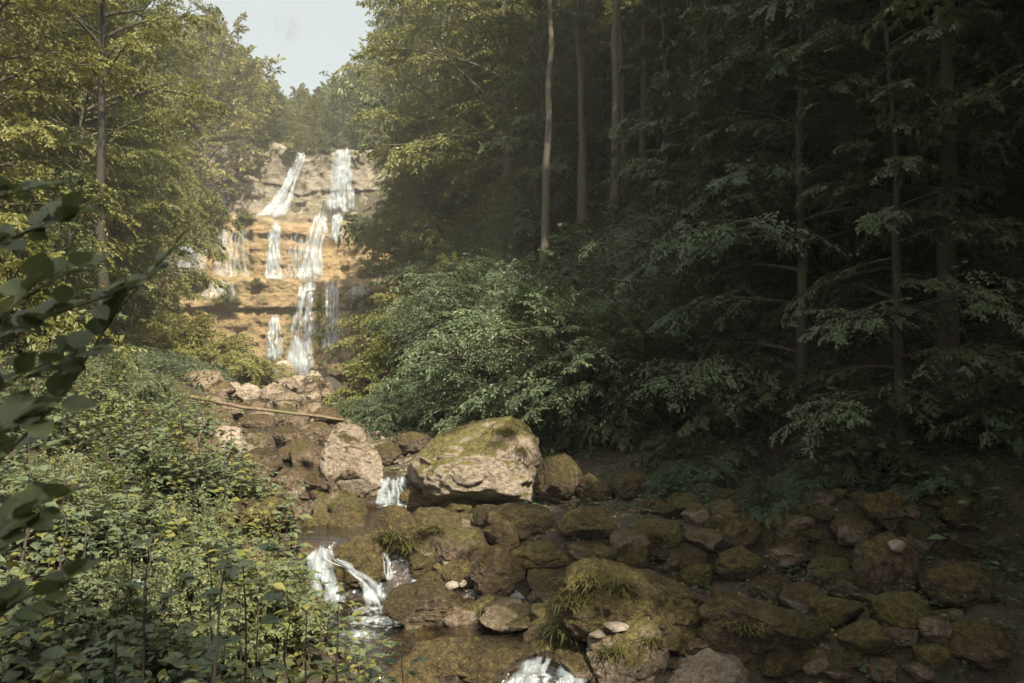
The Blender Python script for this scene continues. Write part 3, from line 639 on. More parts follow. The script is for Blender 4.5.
proto('bush', 3.4, make_shrub, 'leafy_bush', 'proto', 'bush', 26, 3.2, 56, 0.12, 'leaf_sun', el=(15, 88), droop=0.35, nsub=12, ntw=8, nlf=8, flat=0.5, rad=0.5)
USED = set()
def place(key, x, y, height, rz, label, group=None, wide=1.0, z=None, tilt=(0, 0)):
    s = height / PH[key]; loc = (x, y, (float(terr(x, y)) if z is None else z) - 0.05)
    if key not in USED:
        USED.add(key); o = PROTO[key]
        o.location = loc; o.rotation_euler = (tilt[0], tilt[1], rz); o.scale = (s * wide, s * wide, s); o['label'] = label
        if group: o['group'] = group
        return o
    return dup(PROTO[key], loc, rz, (s * wide, s * wide, s), label, group, tilt)
def place_px(key, px, y, top_py, rz, label, group=None, wide=1.0, tilt=(0, 0)):
    x = at(px, 300, y)[0]; zt = at(px, top_py, y)[2]
    return place(key, x, y, max(1.0, zt - float(terr(x, y))), rz, label, group, wide, tilt=tilt)

GAP_Y = [-50, 0, 60, 100, 135, 215, 250, 285, 310, 340, 372]
GAP_L = [238, 236, 226, 290, 236, 205, 180, 172, 205, 240, 268]
GAP_R = [366, 364, 346, 312, 382, 362, 362, 368, 366, 345, 330]
def clear_of_gap(x, y, rad, h):
    """does a crown here leave the falls and the sky gap above them open?"""
    if y < 3: return True
    z = float(terr(x, y))
    for f in np.linspace(0.12, 1.05, 9):
        px, py = to_px(np.array((x, y, z + h * f)))
        if py > 372 or py < -60: continue
        if y > 90 and py > 130: continue
        hw = rad * math.sqrt(max(0.05, 1 - (2 * (f - 0.5)) ** 2)) * F / y
        if px + hw > np.interp(py, GAP_Y, GAP_L) and px - hw < np.interp(py, GAP_Y, GAP_R): return False
    return True

# named trees: (prototype, px of the trunk, distance, py of the top, turn, width factor, label)
TREES = [
 ('sparse', 100, 24, -210, 0.4, 0.85, 'tall tree with a dark wavering trunk rising through the sunlit left foliage'),
 ('sunny', -45, 17, -140, 1.2, 1.0, 'leafy tree filling the upper left corner of the picture'),
 ('sunny', 85, 36, -30, 2.2, 1.05, 'bright yellow green tree right of the dark wavering trunk'),
 ('sunny', 122, 48, -40, 0.9, 0.85, 'thin crowned tree whose branches reach into the sky at upper left'),
 ('sunny', 138, 62, 105, 0.1, 1.1, 'low bright tree covering the left shoulder of the cliff'),
 ('shrub_sun', 5, 15, 190, 0.4, 0.7, 'drooping bush under the leafy tree at the left edge'),
 ('sunny', 104, 44, 140, 3.4, 1.1, 'rounded sunlit tree below the bright trees at left'),
 ('far', 238, 99, 62, 2.0, 0.9, 'pale sunlit tree left of the sky gap above the cliff'),
 ('far', 200, 93, 42, 4.0, 1.0, 'tall pale tree on the slope left of the sky gap'),
 ('far_dark', 272, 101, 96, 1.0, 0.9, 'dark rounded tree on the lip above the pale cliff slabs'),
 ('far', 297, 125, 102, 3.0, 1.0, 'small pale tree at the bottom of the sky gap'),
 ('spruce', 315, 135, 83, 0.0, 0.8, 'dark pointed spruce standing alone in the sky gap'),
 ('far_dark', 336, 103, 88, 2.6, 0.8, 'grey green tree directly above the broad upper right veil'),
 ('far', 388, 97, 58, 5.2, 0.8, 'yellow green tree on the right end of the cliff top'),
 ('far_dark', 436, 68, -20, 0.7, 0.6, 'tall tree whose outline borders the sky gap on the right'),
 ('sunny', 404, 64, 182, 1.9, 0.9, 'light rounded tree in front of the right end of the falls'),
 ('sunny', 452, 55, -60, 1.4, 0.8, 'hazy tree behind the light rounded tree at the right of the falls'),
 ('sunny', 512, 44, -170, 2.4, 1.0, 'dense tree right of the falls reaching past the top edge'),
 ('sunny', 548, 52, -130, 3.3, 1.0, 'bright crowned tree high on the slope behind the slender leaning trunk'),
 ('bare', 545, 26, -260, 4.4, 1.0, 'slender leaning bare trunk in the middle of the dark forest'),
 ('bare', 580, 30, -260, 1.7, 1.0, 'straight bare trunk right of the slender leaning one'),
 ('bare', 626, 28, -260, 0.2, 1.0, 'left one of two close bare trunks in the dark forest'),
 ('bare', 642, 29, -260, 3.2, 1.0, 'right one of two close bare trunks in the dark forest'),
 ('layered', 700, 15, 20, 0.5, 1.0, 'beech with flat layered sprays right of the close bare trunks'),
 ('layered', 800, 12.5, -120, 2.5, 1.0, 'beech with drooping layered branches in the dark right half'),
 ('layered', 668, 22, -60, 4.5, 1.0, 'beech standing before the two close bare trunks'),
 ('bare', 940, 11.5, -500, 2.0, 1.3, 'thick dark trunk near the right edge of the picture'),
 ('bare', 886, 17, -420, 5.0, 0.9, 'pale dappled trunk left of the thick dark trunk'),
 ('bare', 915, 18, -420, 0.9, 0.8, 'second pale dappled trunk just left of the thick dark trunk'),
 ('layered', 900, 11, -60, 4.1, 1.0, 'beech spreading low sprays in front of the pale dappled trunks'),
 ('slim', 322, 27, 295, 2.0, 0.4, 'thin sapling standing in front of the foot of the falls'),
]
for key, px, y, top, rz, wd, lab in TREES:
    place_px(key, px, y, top, rz, lab, None, wd, (0, R(-5) if 'slender leaning bare' in lab else 0))

# shrubs: (prototype, px, distance, top py, turn, width, label)
SHRUBS = [
 ('bush', 190, 40, 300, 0.3, 1.2, 'round sunlit bush on the mound left of the falls'),
 ('bush', 232, 42, 335, 1.3, 1.1, 'lower sunlit bush right of the round one on the mound'),
 ('bush', 150, 36, 318, 2.1, 1.2, 'bushy green shrub left of the round sunlit bush'),
 ('shrub_sun', 250, 34, 372, 0.9, 1.1, 'small bush beside the fallen log at the stream bend'),
 ('bush', 405, 25, 322, 0.6, 1.0, 'spreading shrub in the shade right of the falls'),
 ('shrub', 362, 21, 372, 2.6, 1.0, 'low arching shrub behind the pale upright boulder'),
 ('under', 475, 22, 318, 1.6, 0.9, 'big leafy shrub behind the largest mossy boulder'),
 ('shrub_layer', 410, 17.5, 372, 3.6, 1.0, 'dark arching shrub between the two biggest boulders'),
 ('shrub_layer', 490, 20, 340, 4.6, 1.1, 'shrub with flat sprays above the largest mossy boulder'),
 ('under', 585, 18, 275, 5.6, 1.0, 'tall pale leaved shrub right of the largest mossy boulder'),
 ('under', 625, 15, 372, 0.2, 0.9, 'shrub with bright flat sprays over the dark hollow'),
 ('under', 540, 15.8, 292, 1.1, 0.95, 'leafy bush at the foot of the slender leaning trunk'),
 ('under', 592, 15.4, 284, 2.2, 0.95, 'broad leafy bush below the straight bare trunks'),
 ('under', 500, 17.5, 312, 3.3, 0.95, 'leafy bush left of the foot of the slender leaning trunk'),
 ('under', 648, 15.2, 300, 4.4, 0.95, 'leafy bush before the beech with flat layered sprays'),
 ('under', 560, 18, 275, 5.5, 0.9, 'bush with pale sprays right behind the largest boulder'),
 ('under', 618, 14.2, 375, 0.6, 0.9, 'bush with pale sprays above the dark mossy block'),
 ('under', 455, 18.5, 330, 1.7, 0.9, 'bush with pale sprays left of the crest of the largest boulder'),
 ('under', 405, 19.5, 350, 2.7, 0.9, 'bush behind the small double fall'),
 ('shrub_layer', 575, 14.5, 440, 3.9, 1.0, 'low shrub in the hollow behind the dark mossy block'),
 ('shrub_layer', 610, 15.5, 425, 0.9, 1.0, 'low shrub filling the hollow under the bright flat sprays'),
 ('shrub_layer', 650, 14.0, 440, 2.9, 1.0, 'low shrub right of the one filling the hollow'),
 ('shrub_layer', 700, 12.0, 460, 4.9, 0.8, 'low shrub above the bright mossy hummock'),
 ('shrub_layer', 820, 11.0, 480, 1.9, 0.8, 'low shrub on the bank left of the tall dark rock'),
 ('shrub_layer', 930, 10.2, 510, 0.2, 0.8, 'low shrub on the bank right of the tall dark rock'),
 ('shrub_layer', 690, 12.5, 400, 1.2, 1.0, 'low dark shrub left of the beech with drooping branches'),
 ('shrub_layer', 760, 13, 330, 2.2, 1.2, 'shadowy shrub beneath the beech with drooping branches'),
 ('shrub_layer', 530, 16.5, 405, 3.2, 0.7, 'small shrub leaning over the back of the largest boulder'),
 ('shrub_layer', 860, 11.5, 420, 4.2, 1.1, 'dim shrub at the foot of the pale dappled trunks'),
 ('shrub_layer', 985, 10.5, 330, 5.2, 1.1, 'dim shrub by the thick dark trunk at the right edge'),
 ('shrub_layer', 770, 10.2, 505, 0.7, 0.6, 'small leafy plant among the mossy stones at right'),
 ('shrub_layer', 675, 11.2, 520, 1.7, 0.6, 'small leafy plant growing between mossy stones right of centre'),
 ('shrub_pale', 110, 14, 330, 2.7, 0.9, 'bush on the left bank behind the near dark leaves'),
 ('shrub_pale', 30, 12, 300, 0.8, 0.9, 'sunlit bush at the left edge above the herbs'),
 ('shrub_pale', 165, 20, 388, 1.8, 0.8, 'low pale bush on the left bank before the fallen log'),
 ('shrub_pale', 130, 9.5, 415, 3.3, 0.9, 'pale leggy bush in the middle of the left bank'),
 ('shrub_pale', 205, 9.0, 470, 4.4, 0.8, 'pale bush hanging over the left edge of the upper pool'),
 ('shrub_pale', 60, 8.0, 420, 5.1, 0.8, 'pale bush behind the dark near leaves at the left'),
 ('shrub_pale', 250, 7.2, 560, 0.6, 0.9, 'pale bush leaning over the stream left of the cascade'),
 ('shrub_pale', 150, 6.5, 510, 1.6, 0.9, 'pale bush among the herbs at the lower left'),
]
for key, px, y, top, rz, wd, lab in SHRUBS:
    place_px(key, px, y, top, rz, lab, 'shrubs along the stream', wd)

for px, py, hgt, kk, lab in [(214, 222, 2.4, 'bush', 'bush rooted on the left end of the middle ledge of the cliff'), (246, 218, 1.3, 'bush', 'small bush on the middle ledge below the pale slabs'),
        (352, 219, 1.6, 'shrub', 'small green shrub on the ledge under the broad upper right veil'), (372, 226, 2.6, 'shrub', 'green shrub clinging to the right edge of the second tier'),
        (376, 272, 2.4, 'shrub', 'green shrub at the right end of the lowest ledge'), (192, 283, 2.0, 'bush', 'bush at the left end of the lowest ledge'), (258, 283, 0.9, 'bush', 'tuft of leaves on the lowest ledge in the middle of the cliff'),
        (324, 146, 1.5, 'shrub', 'low shrub on the lip between the two upper falls'), (262, 136, 1.6, 'bush', 'low bush on the lip above the pale slabs'), (228, 300, 1.6, 'bush', 'bush hanging in front of the lower left of the cliff'), (292, 152, 1.2, 'shrub', 'low shrub at the top of the white chute')]:
    c_ = cliff_point(px, py); place(kk, c_[0], c_[1] - 0.1, hgt, px * 0.1, lab, 'plants on the cliff ledges', 1.0, z=c_[2] - 0.1)
# forest that fills both slopes and the plateau
rg = np.random.default_rng(77)
LEFT_L = 'sunlit broadleaf tree in the mass covering the left slope'
RIGHT_L = 'shaded broadleaf tree deep in the forest on the right slope'
TOP_L = 'distant broadleaf tree on the plateau behind the cliff lip'
RAD = {'sunny': .26, 'tall': .25, 'sparse': .22, 'bare': .2, 'layered': .42, 'slim': .3, 'shrub': .8, 'shrub_sun': .8, 'shrub_pale': .8, 'shrub_layer': .8, 'under': .85, 'bush': .8}
def scatter_side(n, sgn, dr, yr, keys, hr, label, group, gap=2.6):
    pts = []; tries = 0
    while len(pts) < n and tries < n * 80:
        tries += 1
        y = rg.uniform(*yr); x = float(xs(y)) + sgn * rg.uniform(*dr)
        if any((x - a) ** 2 + (y - b) ** 2 < gap ** 2 for a, b in pts): continue
        h = rg.uniform(*hr); k = keys[rg.integers(len(keys))]
        if y > 3:
            p, _ = to_px(np.array((x, y, 5.0)))
            if p < -250 or p > 1350: continue
        if not clear_of_gap(x, y, h * RAD[k], h): continue
        if sgn > 0 and y > 10:
            z_ = float(terr(x, y)); p_, t_ = to_px(np.array((x, y, z_ + h * 0.95))); rr = h * (RAD[k] * 0.8) * F / y
            if y < 33 and k != 'bare' and p_ + rr > 528 and p_ - rr < 655 and t_ < 215: continue
            if k == 'layered' and p_ < 530 and y < 48 and y > 12: continue
            if p_ - rr < 545 and to_px(np.array((x, y - h * 0.3, z_)))[1] > 415 and y < 20: continue
        pts.append((x, y))
        place(k, x, y, h, rg.uniform(0, 6.28), label, group, rg.uniform(0.85, 1.15))
scatter_side(46, -1, (9, 34), (18, 92), ['sunny', 'sunny', 'sunny', 'sparse'], (10, 17), LEFT_L, 'trees of the left slope', 3.2)
scatter_side(26, 1, (9, 30), (38, 72), ['sunny', 'tall', 'sunny'], (12, 20), 'hazy half lit tree on the far right slope towards the falls', 'trees of the far right slope', 3.0)
scatter_side(40, 1, (11, 36), (17, 36), ['tall', 'bare', 'tall', 'layered'], (13, 22), RIGHT_L, 'trees of the right slope', 3.0)
scatter_side(24, 1, (13.5, 25), (8, 26), ['bare', 'layered', 'tall'], (14, 22), RIGHT_L, 'trees of the right slope', 2.6)
UND = 'young leafy tree in the understory of the dark right slope'
scatter_side(50, 1, (5.6, 14), (14, 34), ['under', 'layered', 'under'], (3.2, 7.0), UND, 'understory of the right slope', 1.5)
scatter_side(46, 1, (9, 26), (15, 55), ['layered', 'layered', 'tall'], (5, 11), UND, 'understory of the right slope', 2.0)
scatter_side(30, 1, (4.0, 14), (26, 72), ['under', 'under', 'bush'], (2.5, 5), 'green understory bush on the right side of the upper stream', 'bushes of the upper right bank', 2.0)
scatter_side(30, -1, (5.0, 16), (16, 75), ['shrub_sun', 'shrub_sun', 'slim'], (2, 5), 'sunlit understory bush at the foot of the left slope', 'bushes of the left slope', 2.0)
for k in range(34):
    y = rg.uniform(102, 150); x = at(rg.uniform(60, 560), 300, y)[0]
    px = to_px(np.array((x, y, 30.0)))[0]
    top = np.interp(px, [60, 200, 240, 290, 330, 365, 420, 560], [0, 40, 75, 104, 100, 55, 10, -10]) + rg.uniform(0, 14)
    zt = at(px, top, y)[2]; h = zt - float(terr(x, y))
    if h < 3: continue
    place(['far', 'far_dark'][k % 2], x, y, h, rg.uniform(0, 6.28), TOP_L, 'trees of the plateau', 4.2 / max(h * 0.34, 2.2) if h > 13 else 1.0)
# trees beside and behind the photographer, which shade the stream bed
for (x, y, h, k) in [(8.6, 8.2, 19, 'tall'), (9.8, 11.0, 20, 'tall'), (8.2, 5.2, 18, 'tall'), (12.8, -1, 20, 'tall'), (12.5, -4, 22, 'tall'), (11, 2, 20, 'tall'), (14, 1, 22, 'tall'), (17, -3, 22, 'tall'), (15, 5, 20, 'tall'), (13.8, 6, 19, 'tall'), (19, 3, 22, 'tall'), (21, -2, 22, 'tall'),
                     (14, -9, 24, 'tall'), (20, 8, 20, 'tall'), (24, 4, 20, 'tall'), (19, -9, 24, 'tall'), (1.8, -4.2, 13, 'tall'), (16, 9, 20, 'tall'), (15.5, 11.5, 18, 'tall'), (12.4, 2.6, 22, 'tall'), (12.8, -2.6, 24, 'tall'), (13, -6, 25, 'tall')]:
    place(k, x, y, h, rg.uniform(0, 6.28), 'tall shade tree standing behind the photographer outside the picture', 'shade trees behind the photographer', 1.15)

# ------------------------------------------------------------------ boulders
def ico(sub):
    import bmesh
    bm = bmesh.new(); bmesh.ops.create_icosphere(bm, subdivisions=sub, radius=1.0)
    V = np.array([v.co[:] for v in bm.verts]); T = np.array([[v.index for v in f.verts] for f in bm.faces]); bm.free()
    return V, T
ICO = {s: ico(s) for s in (3, 4, 5, 6)}
def rock_shape(seed, sub, ncut=9, rough=0.22, outline=None):
    V, T = ICO[sub]; V = V.copy(); rgk = np.random.default_rng(seed)
    sd = 100 + seed * 7
    P = V * (1 + rough * 1.3 * fbm(V[:, 0] * 1.1 + seed, V[:, 1] * 1.1, V[:, 2] * 1.1, sd, 2))[:, None]
    for _ in range(ncut):
        n = norm(rgk.normal(0, 1, 3)); c = rgk.uniform(0.62, 0.92)
        s = P @ n; k = np.maximum(s - c, 0)
        P = P - n[None] * (k * 0.94)[:, None]
    if outline is not None:
        th = np.arctan2(V[:, 2], V[:, 0]); ang = np.array([math.atan2(b, a) for a, b in outline]); rad = np.array([math.hypot(a, b) for a, b in outline])
        o = np.argsort(ang); ang, rad = ang[o], rad[o]
        rr = np.interp(th, np.concatenate([[ang[-1] - 2 * np.pi], ang, [ang[0] + 2 * np.pi]]), np.concatenate([[rad[-1]], rad, [rad[0]]]))
        base = np.hypot(P[:, 0], P[:, 2]) + 1e-6
        w = np.hypot(V[:, 0], V[:, 2])
        P[:, 0] *= rr * (0.75 + 0.25 * w) ; P[:, 2] *= rr * (0.75 + 0.25 * w)
    P = P * (1 + 0.50 * rough * fbm(P[:, 0] * 2.6, P[:, 1] * 2.6, P[:, 2] * 2.6, sd + 20, 5) + 0.34 * rough * fbm(P[:, 0] * 8, P[:, 1] * 8, P[:, 2] * 8, sd + 30, 5))[:, None]
    rid = 1 - np.abs(fbm(P[:, 0] * 1.7, P[:, 1] * 1.7, P[:, 2] * 2.6, sd + 50, 3)) * 3
    P = P * (1 - 0.07 * np.clip(rid, 0, 1) ** 5 + 0.035 * np.maximum(fbm(P[:, 0] * 14, P[:, 1] * 14, P[:, 2] * 14, sd + 60, 3), 0) * (P[:, 2] > -0.2))[:, None]
    lo, hi = P.min(0), P.max(0)
    return (P - (lo + hi) / 2) / ((hi - lo) / 2), T
def boulder(px, bot, w, h, label, seed, moss=0.6, pale=0.4, green=0.3, deep=0.85, sub=5, rz=0.0, outline=None, ncut=6, rough=0.20, sink=0.07, group='boulders in the stream bed', name='boulder', y=None):
    """px centre, py of the bottom edge, width and height in pixels of the photograph"""
    g = ground_hit(px, bot) if y is None else at(px, bot, y)
    d = g[1]; hw = w * d / F / 2; hh = h * d / F / 2
    P, T = rock_shape(seed, sub, ncut, rough, outline)
    tot = hh * (1 + sink)
    P = P * np.array((hw, hw * deep, tot))
    c, s = math.cos(rz), math.sin(rz)
    me = mesh_np(name, P, tris=T)
    o = link(name, me, M['rock'])
    o.location = (g[0] * (1 + hw * deep * 0.5 / d), d + hw * deep * 0.5, g[2] + hh * 2 - tot)
    o.color = (moss, pale, green, 1)
    return tag(o, label, 'boulder', group)
B = [
 # px, bottom, w, h, label, seed, opts
 (474, 512, 142, 94, 'largest boulder, pale face capped with moss, beside the small double fall', 1, dict(moss=0.55, pale=1.0, green=1.0, sub=6, deep=0.8, ncut=5, outline=[(-1, -.35), (-.9, .0), (-.6, .35), (-.25, .75), (.1, .95), (.55, 1), (.8, .75), (.95, .3), (1, -.3), (.8, -.8), (.2, -1), (-.5, -.9)], rough=0.11)),
 (352, 511, 66, 86, 'pale upright boulder with a mossy left edge, left of the small double fall', 2, dict(moss=0.42, pale=0.85, green=0.35, sub=6, deep=0.9, ncut=6, outline=[(-.85, -.6), (-1, .1), (-.75, .75), (-.35, 1), (.1, .95), (.6, .55), (.95, .05), (1, -.4), (.7, -.9), (0, -1)], rough=0.09)),
 (637, 655, 168, 90, 'big flat mossy boulder in the foreground right of centre', 3, dict(moss=0.78, pale=0.4, green=0.6, sub=6, deep=0.7, ncut=8, outline=[(-1, -.5), (-.85, .5), (-.5, .95), (0, .75), (.5, .45), (.9, -.1), (1, -.6), (.3, -1), (-.5, -1)])),
 (628, 700, 84, 78, 'square mossy rock with a pale top at the bottom edge', 4, dict(moss=0.52, pale=0.75, green=0.6, sub=6, deep=0.9)),
 (752, 668, 112, 70, 'sloping brown mossy boulder right of the big flat one', 5, dict(moss=0.72, pale=0.35, green=0.25, outline=[(-1, .2), (-.7, .95), (-.2, .6), (.4, 0), (1, -.7), (.3, -1), (-.7, -1)])),
 (708, 705, 84, 48, 'pale speckled rock at the bottom edge right of the square mossy rock', 6, dict(moss=0.22, pale=0.95, green=0.2)),
 (425, 634, 82, 46, 'rounded brown boulder in the middle of the lower pool', 7, dict(moss=0.62, pale=0.3, green=0.15, sub=6)),
 (496, 602, 62, 54, 'dark round boulder with one shiny shoulder beside the shallow water', 8, dict(moss=0.60, pale=0.28, green=0.1, sub=6)),
 (358, 596, 66, 58, 'mossy boulder directly above the white cascade', 9, dict(moss=0.78, pale=0.25, green=0.3, sub=6)),
 (343, 602, 28, 34, 'wet brown rock parting the white cascade', 10, dict(moss=0.35, pale=0.12, green=0.1)),
 (450, 690, 90, 46, 'long brown mossy rock at the bottom left of centre', 11, dict(moss=0.74, pale=0.3, green=0.25)),
 (490, 698, 90, 48, 'low dark mossy rock at the bottom, left of the little fall', 12, dict(moss=0.74, pale=0.28, green=0.2)),
 (428, 704, 92, 40, 'smooth brown rock at the bottom edge near the herbs', 13, dict(moss=0.6, pale=0.35, green=0.2)),
 (434, 555, 56, 44, 'tall mossy boulder below the small double fall', 14, dict(moss=0.72, pale=0.3, green=0.35)),
 (396, 560, 50, 54, 'grassy brown boulder left of the tall mossy boulder', 15, dict(moss=0.72, pale=0.3, green=0.2)),
 (462, 566, 66, 36, 'flat boulder with a bright moss patch on top', 16, dict(moss=0.60, pale=0.35, green=0.85)),
 (536, 570, 74, 26, 'long narrow mossy slab right of the bright moss patch', 17, dict(moss=0.78, pale=0.4, green=0.7)),
 (520, 532, 70, 26, 'low mossy boulder under the largest boulder', 18, dict(moss=0.7, pale=0.3, green=0.3)),
 (488, 530, 32, 24, 'small square rock left of the low mossy boulder', 19, dict(moss=0.6, pale=0.3, green=0.3)),
 (560, 505, 46, 50, 'dark mossy block right of the largest boulder', 20, dict(moss=0.7, pale=0.3, green=0.6)),
 (586, 546, 60, 36, 'mossy boulder with green leaves in front of the dark block', 21, dict(moss=0.72, pale=0.3, green=0.5)),
 (540, 640, 84, 36, 'flat mossy rock at the far side of the shallow water', 22, dict(moss=0.7, pale=0.3, green=0.35, y=9.3)),
 (556, 597, 46, 26, 'brown rock left of the big flat mossy boulder', 23, dict(moss=0.6, pale=0.45, green=0.3)),
 (600, 566, 54, 24, 'low mossy stone behind the big flat mossy boulder', 24, dict(moss=0.75, pale=0.3, green=0.5)),
 (655, 562, 66, 40, 'bright mossy hummock of rock right of the sticks', 25, dict(moss=0.85, pale=0.3, green=0.8)),
 (697, 588, 34, 24, 'small bright green mossy stone at the end of the stick', 26, dict(moss=0.88, pale=0.3, green=0.9)),
 (885, 600, 62, 66, 'tall dark rock in the right shade carrying a white stone', 27, dict(moss=0.6, pale=0.25, green=0.5)),
 (900, 640, 62, 44, 'bright mossy rock below the tall dark rock', 28, dict(moss=0.88, pale=0.3, green=0.95)),
 (835, 628, 56, 30, 'mossy stone left of the bright mossy rock at right', 29, dict(moss=0.82, pale=0.3, green=0.7)),
 (800, 645, 60, 30, 'low mossy stone between the sloping boulder and right shade', 30, dict(moss=0.82, pale=0.3, green=0.75)),
 (740, 582, 54, 34, 'dark mossy stone under the small leafy plant', 31, dict(moss=0.78, pale=0.3, green=0.5)),
 (770, 605, 46, 28, 'brown stone strewn with leaves above the sloping boulder', 32, dict(moss=0.6, pale=0.45, green=0.3)),
 (830, 580, 56, 32, 'shadowed stone left of the tall dark rock', 33, dict(moss=0.7, pale=0.3, green=0.5)),
 (960, 610, 70, 44, 'dim boulder at the right edge under the thick trunk', 34, dict(moss=0.7, pale=0.25, green=0.4)),
 (970, 668, 90, 40, 'dim low boulder in the bottom right corner', 35, dict(moss=0.6, pale=0.25, green=0.3)),
 (223, 468, 46, 42, 'pale angular boulder on the left side of the upper stream', 36, dict(moss=0.25, pale=0.95, green=0.2)),
 (262, 482, 44, 34, 'brown boulder below the pale angular boulder', 37, dict(moss=0.55, pale=0.3, green=0.1)),
 (258, 455, 36, 22, 'flat brown stone right of the pale angular boulder', 38, dict(moss=0.5, pale=0.35, green=0.15)),
 (300, 470, 50, 30, 'wet brown boulder left of the pale upright boulder', 39, dict(moss=0.5, pale=0.25, green=0.1)),
 (270, 508, 34, 30, 'round brown stone at the head of the upper pool', 40, dict(moss=0.5, pale=0.3, green=0.1)),
 (243, 522, 44, 22, 'low stone hidden by herbs at the upper pool', 41, dict(moss=0.55, pale=0.4, green=0.2)),
 (215, 432, 36, 24, 'stone beneath the left end of the fallen log', 42, dict(moss=0.5, pale=0.4, green=0.2)),
 (250, 405, 26, 22, 'pale boulder above the fallen log', 43, dict(moss=0.2, pale=0.95, green=0.2)),
 (272, 408, 26, 26, 'rounded pale boulder right of the one above the log', 44, dict(moss=0.35, pale=0.75, green=0.2)),
 (300, 395, 26, 20, 'pale rock close under the tall lowest fall', 45, dict(moss=0.2, pale=0.9, green=0.2)),
 (283, 378, 24, 18, 'white rock at the left foot of the tall lowest fall', 46, dict(moss=0.1, pale=1.0, green=0.2)),
 (322, 398, 26, 18, 'brown rock right of the tall lowest fall', 47, dict(moss=0.4, pale=0.55, green=0.2)),
 (262, 432, 44, 18, 'flat stone under the middle of the fallen log', 48, dict(moss=0.5, pale=0.35, green=0.2)),
 (318, 520, 28, 16, 'small dark stone in the upper pool', 49, dict(moss=0.5, pale=0.2, green=0.1)),
 (235, 588, 90, 44, 'pale brown earthy rock showing through the herbs', 50, dict(moss=0.35, pale=0.7, green=0.1)),
 (410, 610, 36, 16, 'flat wet stone by the white foam', 51, dict(moss=0.6, pale=0.25, green=0.2)),
 (518, 540, 34, 14, 'small flat stone above the narrow mossy slab', 52, dict(moss=0.5, pale=0.5, green=0.3)),
 (560, 618, 24, 18, 'small brown stone touching the flat mossy rock', 53, dict(moss=0.5, pale=0.5, green=0.2)),
 (590, 500, 34, 26, 'dark stone in the hollow right of the dark block', 54, dict(moss=0.6, pale=0.3, green=0.4)),
 (630, 500, 44, 26, 'dark mossy stone under the bright flat sprays', 55, dict(moss=0.7, pale=0.3, green=0.5)),
 (430, 590, 36, 18, 'low brown stone behind the rounded pool boulder', 56, dict(moss=0.62, pale=0.3, green=0.2)),
 (310, 560, 30, 18, 'brown stone at the left lip of the white cascade', 57, dict(moss=0.5, pale=0.25, green=0.1)),
 (310, 600, 34, 22, 'brown stone left of the white cascade foot', 58, dict(moss=0.5, pale=0.25, green=0.1)),
 (386, 466, 32, 24, 'dark stone just behind the small double fall', 59, dict(moss=0.6, pale=0.25, green=0.2)),
 (410, 456, 40, 24, 'brown stone in the shade left behind the largest boulder', 60, dict(moss=0.6, pale=0.25, green=0.2)),
 (235, 448, 34, 24, 'brown rock against the right flank of the pale angular boulder', 61, dict(moss=0.45, pale=0.5, green=0.1)),
 (285, 452, 38, 26, 'squat brown rock in the middle of the upper stream', 62, dict(moss=0.5, pale=0.3, green=0.1)),
 (318, 448, 36, 26, 'brown rock at the right side of the upper stream under the shrub', 63, dict(moss=0.5, pale=0.35, green=0.1)),
 (250, 500, 40, 26, 'reddish brown rock half hidden by herbs above the upper pool', 64, dict(moss=0.45, pale=0.4, green=0.05)),
 (292, 430, 34, 18, 'flat brown rock right under the fallen log', 65, dict(moss=0.45, pale=0.4, green=0.1)),
 (232, 420, 32, 18, 'broad brown rock touching the fallen log from below', 66, dict(moss=0.4, pale=0.5, green=0.1)),
 (328, 425, 30, 18, 'dark rock at the right end of the fallen log', 67, dict(moss=0.6, pale=0.3, green=0.1)),
 (296, 492, 40, 24, 'wet dark rock in the outlet above the upper pool', 68, dict(moss=0.4, pale=0.2, green=0.1)),
 (200, 440, 34, 26, 'pale rock on the left bank beside the upper stream', 69, dict(moss=0.2, pale=0.85, green=0.1)),
 (288, 410, 30, 18, 'brown rock just above the middle of the log', 70, dict(moss=0.35, pale=0.6, green=0.1)),
 (232, 398, 24, 16, 'small pale rock at the foot of the round sunlit bush', 71, dict(moss=0.2, pale=0.85, green=0.1)),
 (312, 384, 22, 14, 'pale rock in the spray between the lowest falls', 72, dict(moss=0.2, pale=0.8, green=0.1)),
]
for px, bot, w, h, lab, seed, kw in B:
    boulder(px, bot, w, h, lab, seed, **kw)
# stones set on rocks
def stone_on(px, py, y, w, h, label, seed, pale, moss):
    p = at(px, py, y); P, T = rock_shape(seed, 4, 12, 0.2)
    P = P * np.array((w * y / F / 2, w * y / F / 2 * 0.8, h * y / F / 2))
    o = link('stone', mesh_np('stone', P, tris=T), M['rock'], None, p); o.color = (moss, pale, 0.2, 1)
    tag(o, label, 'stone', 'pale loose stones')
# many smaller stones of the bed
SM = [mesh_np('stone', rock_shape(200 + k, 4, 12, 0.30)[0], tris=ICO[4][1]) for k in range(14)]
for me in SM: me.materials.append(M['rock'])
bpy.context.view_layer.update()
DG = bpy.context.evaluated_depsgraph_get()
def ray(px, py):
    a = at(px, py, 1.0) - EYE
    ok, loc, nrm_, idx, ob, mtx = S.ray_cast(DG, Vector(EYE), Vector(a).normalized())
    return np.array(loc) if ok else ground_hit(px, py)

